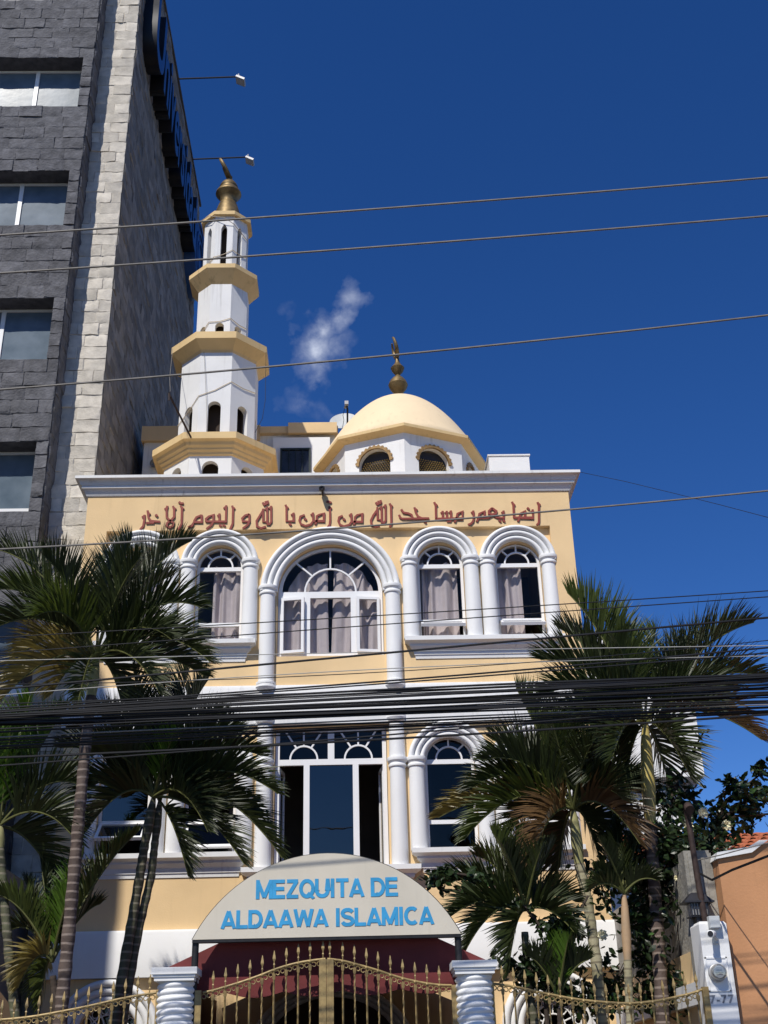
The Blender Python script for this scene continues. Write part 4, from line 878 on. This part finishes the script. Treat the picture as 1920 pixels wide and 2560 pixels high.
def palm(label, Y, trunk, radii, crown, fronds, tm, shaft=None, L=.46, group='palms in the front garden', v=58, shm=None):
    """trunk: picture points of the stem at depth Y; fronds: (tip x, tip y, depth offset, bow, kind[, side])"""
    pts = [pxY(p, Y) for p in trunk]; g = pts[0].copy(); zb = Vector((g.x+(g.x-pts[1].x)*.6, Y, 0))
    t = empty('palm_tree', zb, label, 'palm', group)
    path = [zb]+pts; sp = []; rr = []
    for i in range(len(path)-1):
        for k in range(10):
            u = k/10; sp.append(path[i].lerp(path[i+1], u)); r = radii[0]+(radii[1]-radii[0])*((i+u)/(len(path)-1)); rr.append(r*(1+(.09 if k % 3 == 0 else -.02)))
    sp.append(path[-1]); rr.append(radii[1])
    MB().tube(sp, rr, 14).build('trunk', tm, t, smooth=60)
    C = pxY(crown, Y)
    if shaft:
        e = path[-1]; MB().tube([e, e.lerp(C, .35), e.lerp(C, .75), C], [radii[1]*.95, radii[1]*1.22, radii[1]*.95, radii[1]*.45], 14).build('crownshaft', shm or SHAFT, t, smooth=60)
    for i, f in enumerate(fronds):
        x, y, dy, bow, kd = f[:5]; tip = pxY((x, y), Y+dy); b0 = C+Vector((0, dy*.04, -.02))
        ln = (tip-b0).length; fb = frond_mesh(b0, tip, bow, kd, n=int(38+25*min(1.7, ln)), L=L*(f[6] if len(f) > 6 else 1), v=v, seed=int(x*7+y), side=f[5] if len(f) > 5 else 0, droop=.14 if kd in ('brown', 'yellow') else .015+.05*((i*37) % 5)/5)
        o = fb.build('frond', [LEAF[kd], RACH], t, smooth=0)
        if kd == 'yellow': o['label'] = 'yellowing frond'
        if kd == 'brown': o['label'] = 'dry brown frond'
    return t
palm('tall palm with a brown ringed trunk and a wide crown over the left windows', -4.35, [(150, 2560), (172, 2330), (196, 2060), (215, 1850), (228, 1740)], (.075, .06), (240, 1640),
     [(-20, 1372, .5, .62, 'dark'), (480, 1352, .45, .55, 'dark'), (505, 1520, -.2, .62, 'dark'), (525, 1655, -.5, .60, 'dark'), (-20, 1475, -.2, .55, 'mid'), (-30, 1580, -.6, .62, 'dark'), (-10, 1765, -.4, .50, 'yellow'),
      (510, 1690, .3, .34, 'dark'), (250, 1400, .9, .3, 'dark'), (45, 1640, .6, .5, 'yellow'), (400, 1735, -.8, .5, 'dark'), (350, 1395, -.9, .35, 'dark'), (110, 1390, -.7, .35, 'dark'), (190, 1780, -1.0, .45, 'dark'), (60, 1500, .9, .4, 'dark'), (430, 1440, .8, .4, 'dark'), (430, 1600, -.9, .5, 'dark'), (90, 1540, -1.0, .5, 'mid'), (310, 1790, .3, .4, 'dark'), (130, 1735, .4, .35, 'yellow'), (330, 1345, .1, .25, 'dark')], TRK_B, True, L=.54)
palm('dark twin stemmed palm with a low crown in front of the lower left windows', -3.4, [(285, 2560), (318, 2370), (348, 2200), (362, 2110)], (.066, .052), (385, 1990),
     [(235, 1775, .4, .3, 'dark'), (405, 1690, .5, .15, 'dark'), (520, 1700, .3, .3, 'dark'), (655, 1890, .2, .55, 'dark'), (705, 2145, -.2, .75, 'dark'), (695, 1985, -.5, .6, 'dark'), (195, 1995, .2, .5, 'dark'),
      (610, 2160, -.7, .45, 'dark'), (440, 1830, -.8, .2, 'lime', 0, .7), (300, 1720, -.3, .2, 'dark'), (230, 1890, -.6, .45, 'dark'), (560, 1790, .7, .35, 'dark'), (150, 1870, .5, .4, 'dark'), (600, 1830, -.4, .45, 'dark'), (480, 1650, .7, .2, 'dark'), (330, 1660, .6, .15, 'dark'), (640, 2060, .5, .6, 'dark'), (215, 2080, -.4, .5, 'dark'), (520, 2080, -.9, .5, 'dark')], TRK_G, True, L=.52, shm=TRK_G)
palm('slanting second stem leaning right beside the twin stemmed palm', -3.3, [(305, 2560), (345, 2330), (378, 2190), (388, 2100)], (.058, .045), (400, 2000), [(470, 2190, -.3, .25, 'dark'), (450, 1820, .4, .2, 'dark'), (250, 1850, .5, .3, 'dark')], TRK_G, True, L=.4, shm=TRK_G)
palm('bright green palm cut by the left edge of the photo', -4.0, [(40, 2560), (22, 2380), (8, 2220), (0, 2120)], (.055, .048), (0, 2060),
     [(165, 1775, .2, .25, 'lime'), (208, 1965, -.2, .45, 'dark'), (195, 2110, -.3, .5, 'dark'), (-60, 1760, .3, .2, 'lime'), (75, 1740, .5, .2, 'lime'), (140, 2210, .4, .3, 'dark'), (-40, 1820, -.5, .2, 'lime'), (-180, 1950, 0, .4, 'mid'), (30, 1800, -.3, .1, 'lime')], TRK_G, True, L=.5)
palm('young low palm with thin stems near the bottom left railing', -3.9, [(142, 2560), (138, 2490), (132, 2440)], (.05, .035), (130, 2400),
     [(-10, 2235, -.2, .28, 'mid'), (100, 2140, .3, .1, 'dark'), (210, 2130, .2, .1, 'lime'), (345, 2080, .3, .35, 'mid'), (45, 2470, -.2, .35, 'yellow'), (20, 2330, .4, .35, 'dark'), (175, 2230, -.3, .15, 'lime'), (60, 2200, .4, .15, 'dark'), (95, 2520, .2, .4, 'mid'), (250, 2260, .5, .25, 'dark')], TWIG, None, L=.34)
palm('tall palm with a yellow crownshaft rising right of the mosque', -3.75, [(1658, 2560), (1644, 2330), (1632, 2160), (1626, 2060)], (.078, .072), (1612, 1800),
     [(1418, 1482, .2, .42, 'mid', 0, 1.15), (1885, 1556, .3, .46, 'dark', 0, 1.1), (1905, 1690, .5, .5, 'dark', 0, 1.1), (1905, 1850, -.2, .5, 'brown'), (1352, 1650, .2, .48, 'dark', 0, 1.1), (1360, 1735, -.3, .42, 'dark'), (1475, 1950, -.5, .4, 'dark'),
      (1640, 1570, .7, .15, 'mid'), (1730, 1950, -.6, .35, 'dark'), (1540, 1600, -.5, .2, 'mid'), (1420, 1830, .6, .4, 'dark'), (1790, 1780, -.8, .4, 'dark'), (1500, 1530, .5, .3, 'mid'), (1760, 1600, .5, .3, 'dark'), (1395, 1570, .6, .4, 'dark'), (1460, 1790, -.6, .45, 'dark'), (1385, 1880, .2, .5, 'dark'), (1830, 1720, -.3, .45, 'dark'), (1560, 1990, .4, .35, 'dark'), (1680, 1985, .5, .35, 'dark'), (1530, 1900, -.9, .4, 'dark')], TRK_B, True, L=.58, shm=SHAFTY)
palm('pale stemmed palm with drooping brown tipped fronds right of the sign', -3.8, [(1505, 2560), (1490, 2395), (1468, 2247), (1448, 2160)], (.064, .058), (1432, 2020),
     [(1290, 1720, .3, .12, 'mid', 0, 1.15), (1175, 1975, -.2, .58, 'dark'), (1160, 2100, -.4, .62, 'mid'), (1565, 1880, .2, .3, 'dark'), (1600, 2110, -.5, .5, 'brown'), (1450, 1790, .5, .1, 'mid'), (1530, 1770, .4, .12, 'dark'), (1095, 2045, .2, .4, 'yellow'),
      (1230, 1850, .5, .35, 'dark'), (1330, 2150, -.7, .4, 'brown'), (1640, 2000, .3, .35, 'dark'), (1270, 2090, .6, .5, 'dark'), (1380, 1800, -.5, .12, 'mid'), (1210, 1900, -.5, .45, 'dark'), (1500, 2150, .4, .4, 'dark'), (1560, 2000, -.6, .4, 'dark'), (1340, 1790, .6, .15, 'mid'), (1390, 2230, .6, .4, 'dark'), (1540, 2170, .8, .4, 'dark'), (1255, 2010, .3, .5, 'dark'), (1400, 2170, .5, .35, 'brown'), (1610, 1960, .6, .3, 'dark'), (1480, 1860, -.8, .2, 'dark')], TRK_P, True, L=.52)
palm('dark clumped palm spreading low fronds just right of the sign', -4.3, [(1337, 2560), (1318, 2440), (1312, 2330)], (.048, .038), (1314, 2270),
     [(1098, 2215, .2, .35, 'dark'), (1115, 2300, -.3, .3, 'dark'), (1160, 2385, -.3, .4, 'dark'), (1305, 2050, .4, .1, 'dark'), (1440, 2255, .2, .22, 'dark'), (1385, 2110, .3, .12, 'dark'), (1270, 2440, -.3, .35, 'dark'), (1230, 2080, -.2, .15, 'mid'), (1435, 2330, -.4, .22, 'dark'), (1190, 2140, .4, .25, 'mid'), (1260, 2120, -.5, .1, 'dark'), (1350, 2130, -.4, .1, 'dark')], TRK_G, None, L=.36)
palm('slim palm with a pinkish orange crownshaft among the right hand shrubs', -4.0, [(1576, 2560), (1572, 2470), (1569, 2400)], (.045, .045), (1560, 2230),
     [(1490, 2170, -.2, .1, 'dark', 0, .6), (1470, 2230, -.3, .2, 'dark', 0, .6), (1600, 2080, .2, .08, 'dark', 0, .7), (1640, 2200, -.2, .15, 'dark', 0, .7), (1540, 2060, .3, .08, 'dark', 0, .8), (1500, 2100, -.4, .1, 'dark', 0, .6)], TRK_P, True, L=.34, shm=mat('palm_crownshaft_pink', (.42, .27, .15), .6, .2, 4, .1, 20, col2=(.34, .25, .16)))
palm('small lit palm leaf clump behind the right railing', -4.5, [(1400, 2560), (1398, 2520)], (.03, .025), (1395, 2490),
     [(1375, 2330, .1, .05, 'lime'), (1450, 2310, .2, .05, 'mid'), (1470, 2400, -.2, .15, 'dark'), (1320, 2390, -.2, .15, 'dark'), (1420, 2350, -.3, .05, 'lime')], TWIG, None, L=.30)

# ------------------------------------------------------------------ shrubs with cream flowers
def leaf(b, p, d, l, rnd, mi=0):
    d = d.normalized(); s = d.cross(Vector((rnd.uniform(-1, 1), rnd.uniform(-1, 1), rnd.uniform(-1, 1)))).normalized(); n = d.cross(s)
    w_ = l*.30; q = [p, p+d*l*.3+s*w_*.85, p+d*l*.6+s*w_*.8, p+d*l-n*l*.12, p+d*l*.6-s*w_*.8, p+d*l*.3-s*w_*.85, p+d*l*.45-n*l*.06]
    b.add(q, [(0, 6, 1), (1, 6, 2), (2, 6, 3), (3, 6, 4), (4, 6, 5), (5, 6, 0)], mi)
def shrub(label, Y, branches, clouds, flowers, cat='shrub', seed=3, base=None):
    rnd = random.Random(seed); p0 = at(*base, Y); t = empty('flowering_shrub', (p0.x, Y, 0), label, cat)
    bt = MB(); bl = MB(); bt.tube([(p0.x+.05, Y, 0), (p0.x-.03, Y+.03, p0.z*.5), p0], [.035, .03, .024], 8)
    for br in branches:
        dy = br[0]; pts = [at(x, y, Y+dy*i/max(1, len(br)-2)) for i, (x, y) in enumerate(br[1:])]
        bt.tube(pts, [.018*(1-.75*i/len(pts))+.003 for i in range(len(pts))], 6)
        for a, c in zip(pts, pts[1:]):
            m = int((c-a).length/.028)
            for k in range(m):
                p = a.lerp(c, (k+rnd.random())/max(1, m))+Vector((rnd.gauss(0, .03), rnd.gauss(0, .04), rnd.gauss(0, .03)))
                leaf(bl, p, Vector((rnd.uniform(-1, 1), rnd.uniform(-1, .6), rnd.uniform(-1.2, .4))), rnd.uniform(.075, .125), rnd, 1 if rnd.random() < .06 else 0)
    for x, y, rx, rz, m, dy in clouds:
        c = at(x, y, Y+dy)
        for k in range(int(m*1.3)):
            o = Vector((rnd.gauss(0, .5), rnd.gauss(0, .5), rnd.gauss(0, .5))); 
            if k % 9 == 0: an = o; bt.tube([c, c+Vector((o.x*rx, o.y*rx, o.z*rz))], [.006, .003], 4)
            o2 = an+Vector((rnd.gauss(0, .2), rnd.gauss(0, .2), rnd.gauss(0, .2)))
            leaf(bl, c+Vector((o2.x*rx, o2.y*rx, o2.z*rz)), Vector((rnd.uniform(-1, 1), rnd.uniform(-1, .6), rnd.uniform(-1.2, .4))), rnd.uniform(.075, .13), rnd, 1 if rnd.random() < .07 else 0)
    bt.build('branches', TWIG, t); bl.build('foliage', [VINE, VINE2], t, smooth=0)
    for x, y, r in flowers:
        c = at(x, y, Y-.25); b = MB()
        for k in range(7):
            for lay in range(2):
                a = 2*math.pi*(k+.5*lay)/7; d = Vector((math.cos(a), -.55-.5*lay, math.sin(a)-.1)); q = r*(1-.35*lay); s_ = Vector((-math.sin(a), 0, math.cos(a)))
                b.add([c, c+d*q*.5+s_*q*.42, c+d*q+s_*q*.25+Vector((0, .02, 0)), c+d*q*1.05-s_*q*.25, c+d*q*.5-s_*q*.42], [(0, 1, 2, 3, 4)])
        b.build('flower', PETAL, t, smooth=0)
    return t
shrub('leafy shrub with cream flowers and long twigs reaching right against the sky', -3.6,
      [(.2, (1690, 2250), (1665, 2100), (1680, 1990), (1720, 1900), (1762, 1825)), (.1, (1700, 2240), (1790, 2110), (1815, 2000), (1870, 1960), (1915, 1925)), (0, (1795, 2060), (1850, 2010), (1925, 1985)), (-.1, (1790, 2070), (1840, 2040), (1925, 2035)),
       (.1, (1760, 2060), (1735, 2000), (1700, 1975), (1640, 1950)), (0, (1790, 2080), (1800, 1990), (1830, 1965)), (-.2, (1700, 2210), (1830, 2110), (1850, 2095)), (0, (1700, 2160), (1640, 2080), (1600, 2010)), (.2, (1690, 2250), (1600, 2330), (1540, 2290))],
      [(1690, 2100, .42, .40, 420, 0), (1740, 2140, .36, .3, 330, -.2), (1640, 2180, .36, .45, 380, .1), (1800, 2060, .28, .22, 200, 0), (1880, 1985, .25, .16, 150, 0), (1600, 2300, .25, .35, 240, 0), (1690, 2000, .3, .25, 170, .2), (1760, 2220, .2, .25, 150, -.2), (1640, 2420, .28, .35, 230, .1), (1870, 2030, .22, .1, 90, 0), (1830, 1960, .12, .12, 60, 0), (1900, 1920, .1, .08, 40, 0), (1560, 2060, .25, .2, 120, .3), (1540, 2450, .3, .3, 190, .3), (1500, 2200, .3, .3, 170, .3), (1420, 2380, .26, .3, 150, .3), (1660, 2500, .25, .25, 170, .1), (1480, 2500, .3, .2, 150, .2), (1590, 2180, .3, .3, 170, .3)],
      [(1757, 2032, .062), (1720, 2066, .062), (1816, 2063, .062), (1505, 2337, .06), (1690, 2195, .03)], base=(1690, 2250))
shrub('dark leafy climber drooping over the right end of the cream sign', -4.35, [(0, (1360, 2330), (1300, 2250), (1180, 2190), (1085, 2175)), (.1, (1300, 2250), (1200, 2230), (1110, 2225), (1050, 2190)), (0, (1350, 2330), (1420, 2290), (1465, 2335)), (0, (1350, 2400), (1440, 2300), (1470, 2240)), (.1, (1350, 2420), (1320, 2440), (1250, 2380))],
      [(1110, 2185, .14, .10, 90, 0), (1200, 2200, .2, .1, 90, 0), (1400, 2310, .22, .15, 120, 0), (1330, 2420, .25, .2, 140, 0), (1410, 2480, .2, .2, 120, 0)], [], cat='climber', seed=9, base=(1360, 2420))

# ------------------------------------------------------------------ overhead cables
YC = -7.2
def cable(y0, y1, y2, r, m, label, group='cables strung along the street', dy=0.0):
    A, B_, C_ = at(0, y0, YC+dy), at(960, y1, YC+dy), at(1920, y2, YC+dy)
    def q(x):
        return A.z*(x-B_.x)*(x-C_.x)/((A.x-B_.x)*(A.x-C_.x))+B_.z*(x-A.x)*(x-C_.x)/((B_.x-A.x)*(B_.x-C_.x))+C_.z*(x-A.x)*(x-B_.x)/((C_.x-A.x)*(C_.x-B_.x))
    pts = []
    for i in range(33):
        x = -9+18*i/32; xx = max(-6.5, min(6.5, x)); z = q(xx)
        if xx != x: z += (q(xx)-q(xx-.01*(1 if x > 0 else -1)))/.01*(1 if x > 0 else 1)*abs(x-xx)
        pts.append((x, YC+dy, z))
    return tag(MB().tube(pts, r, 6).build('power_cable', m), label, 'cable', group)
cable(588, 521, 444, .0125, CGRY, 'topmost thick grey cable, crossing the minaret just under its cap')
cable(683, 616, 540, .0125, CGRY, 'second thick grey cable from the top, crossing the slender minaret stage')
cable(974, 890, 788, .0125, CGRY, 'third thick grey cable from the top, passing in front of the dome crescent')
cable(1373, 1312, 1227, .0105, CGRY, 'grey cable crossing just under the red lettering')
cable(1593, 1538, 1477, .0055, CBLK, 'thin black wire, the upper of two crossing the top floor curtains')
cable(1633, 1561, 1492, .0055, CBLK, 'thin black wire, the lower of two crossing the top floor curtains')
cable(1652, 1630, 1614, .0045, CLGT, 'thin pale wire running nearly level at the top floor sills')
cable(1723, 1633, 1544, .011, CBLK, 'single bold black cable rising across the right hand top floor sill')
cable(1711, 1680, 1601, .0045, CBLK, 'hairline black wire under the top floor sills')
cable(1738, 1672, 1640, .0045, CLGT, 'thin pale wire crossing the right palm crown above the thick bundle')
cable(1770, 1703, 1619, .009, CBLK, 'upper cable of a close pair just over the thick bundle')
cable(1776, 1709, 1632, .0075, CBLK, 'lower cable of a close pair just over the thick bundle')
rb = random.Random(21); G6 = 'cables of the thick bundle'
for i in range(22):
    u = i/21; j = lambda a: rb.uniform(-a, a)
    cable(1780+32*u+j(5), 1728+54*u+j(9), 1684+56*u+j(12), rb.choice((.0055, .007, .009, .011)), CBLK, 'black cable in the thick tangled bundle crossing the middle of both palms', G6, rb.uniform(-.12, .12))
G7 = 'looser cables under the bundle'
for k, (a, b_, c, r) in enumerate(((1760, 1727, 1700, .006), (1822, 1779, 1752, .0075), (1830, 1786, 1757, .010), (1843, 1799, 1762, .0075), (1850, 1806, 1768, .010), (1858, 1813, 1770, .006), (1866, 1818, 1778, .012), (1872, 1826, 1782, .0075))):
    cable(a, b_, c, r, CBLK if k not in (3,) else CGRY, 'loose black cable hanging just below the thick bundle, over the white belt', G7, .03*k-.1)
cable(1894, 1848, 1786, .011, CBLK, 'black cable second from the bottom, over the fan lights of the middle floor')
cable(1914, 1838, 1752, .008, CBLK, 'lowest thin black cable on the left, rising steeply over the middle floor arch')
def drop(pts, label, r, Y0, Y1, m=CBLK):
    q = [at(x, y, Y0+(Y1-Y0)*i/(len(pts)-1)) for i, (x, y) in enumerate(pts)]; s_ = []
    for i in range(len(q)-1):
        for k in range(5): s_.append(q[i].lerp(q[i+1], k/5))
    return tag(MB().tube(s_+[q[-1]], r, 6).build('power_cable', m), label, 'cable', 'service drops')
drop([(1449, 1180), (1560, 1203), (1680, 1232), (1800, 1262), (1990, 1312)], 'thin dark wire sloping down to the right from the cornice corner', .004, -.25, -4.5)
drop([(1752, 2185), (1780, 2200), (1830, 2175), (1925, 2138)], 'black service cable looping from the iron pipe over the orange house', .013, -4.95, -6.2)
drop([(1745, 2150), (1800, 2138), (1860, 2122), (1990, 2090)], 'grey service cable from the pipe head to the right edge', .006, -4.95, -6.2, CGRY)

# unseen block, added out of view to cast shade on the lower left facade
SHB = empty('shade_block', (-12, -8, 0), 'unseen tall plain block added to shade the lower left facade', 'building')
b = MB(); b.box(-16, -8.4, -10, -7.4, 0, 19.3); P(b, 'wall', CONC, SHB)
b = MB(); b.box(-16.1, -8.38, -10.02, -7.38, 19.3, 19.42); P(b, 'coping', GREY, SHB)
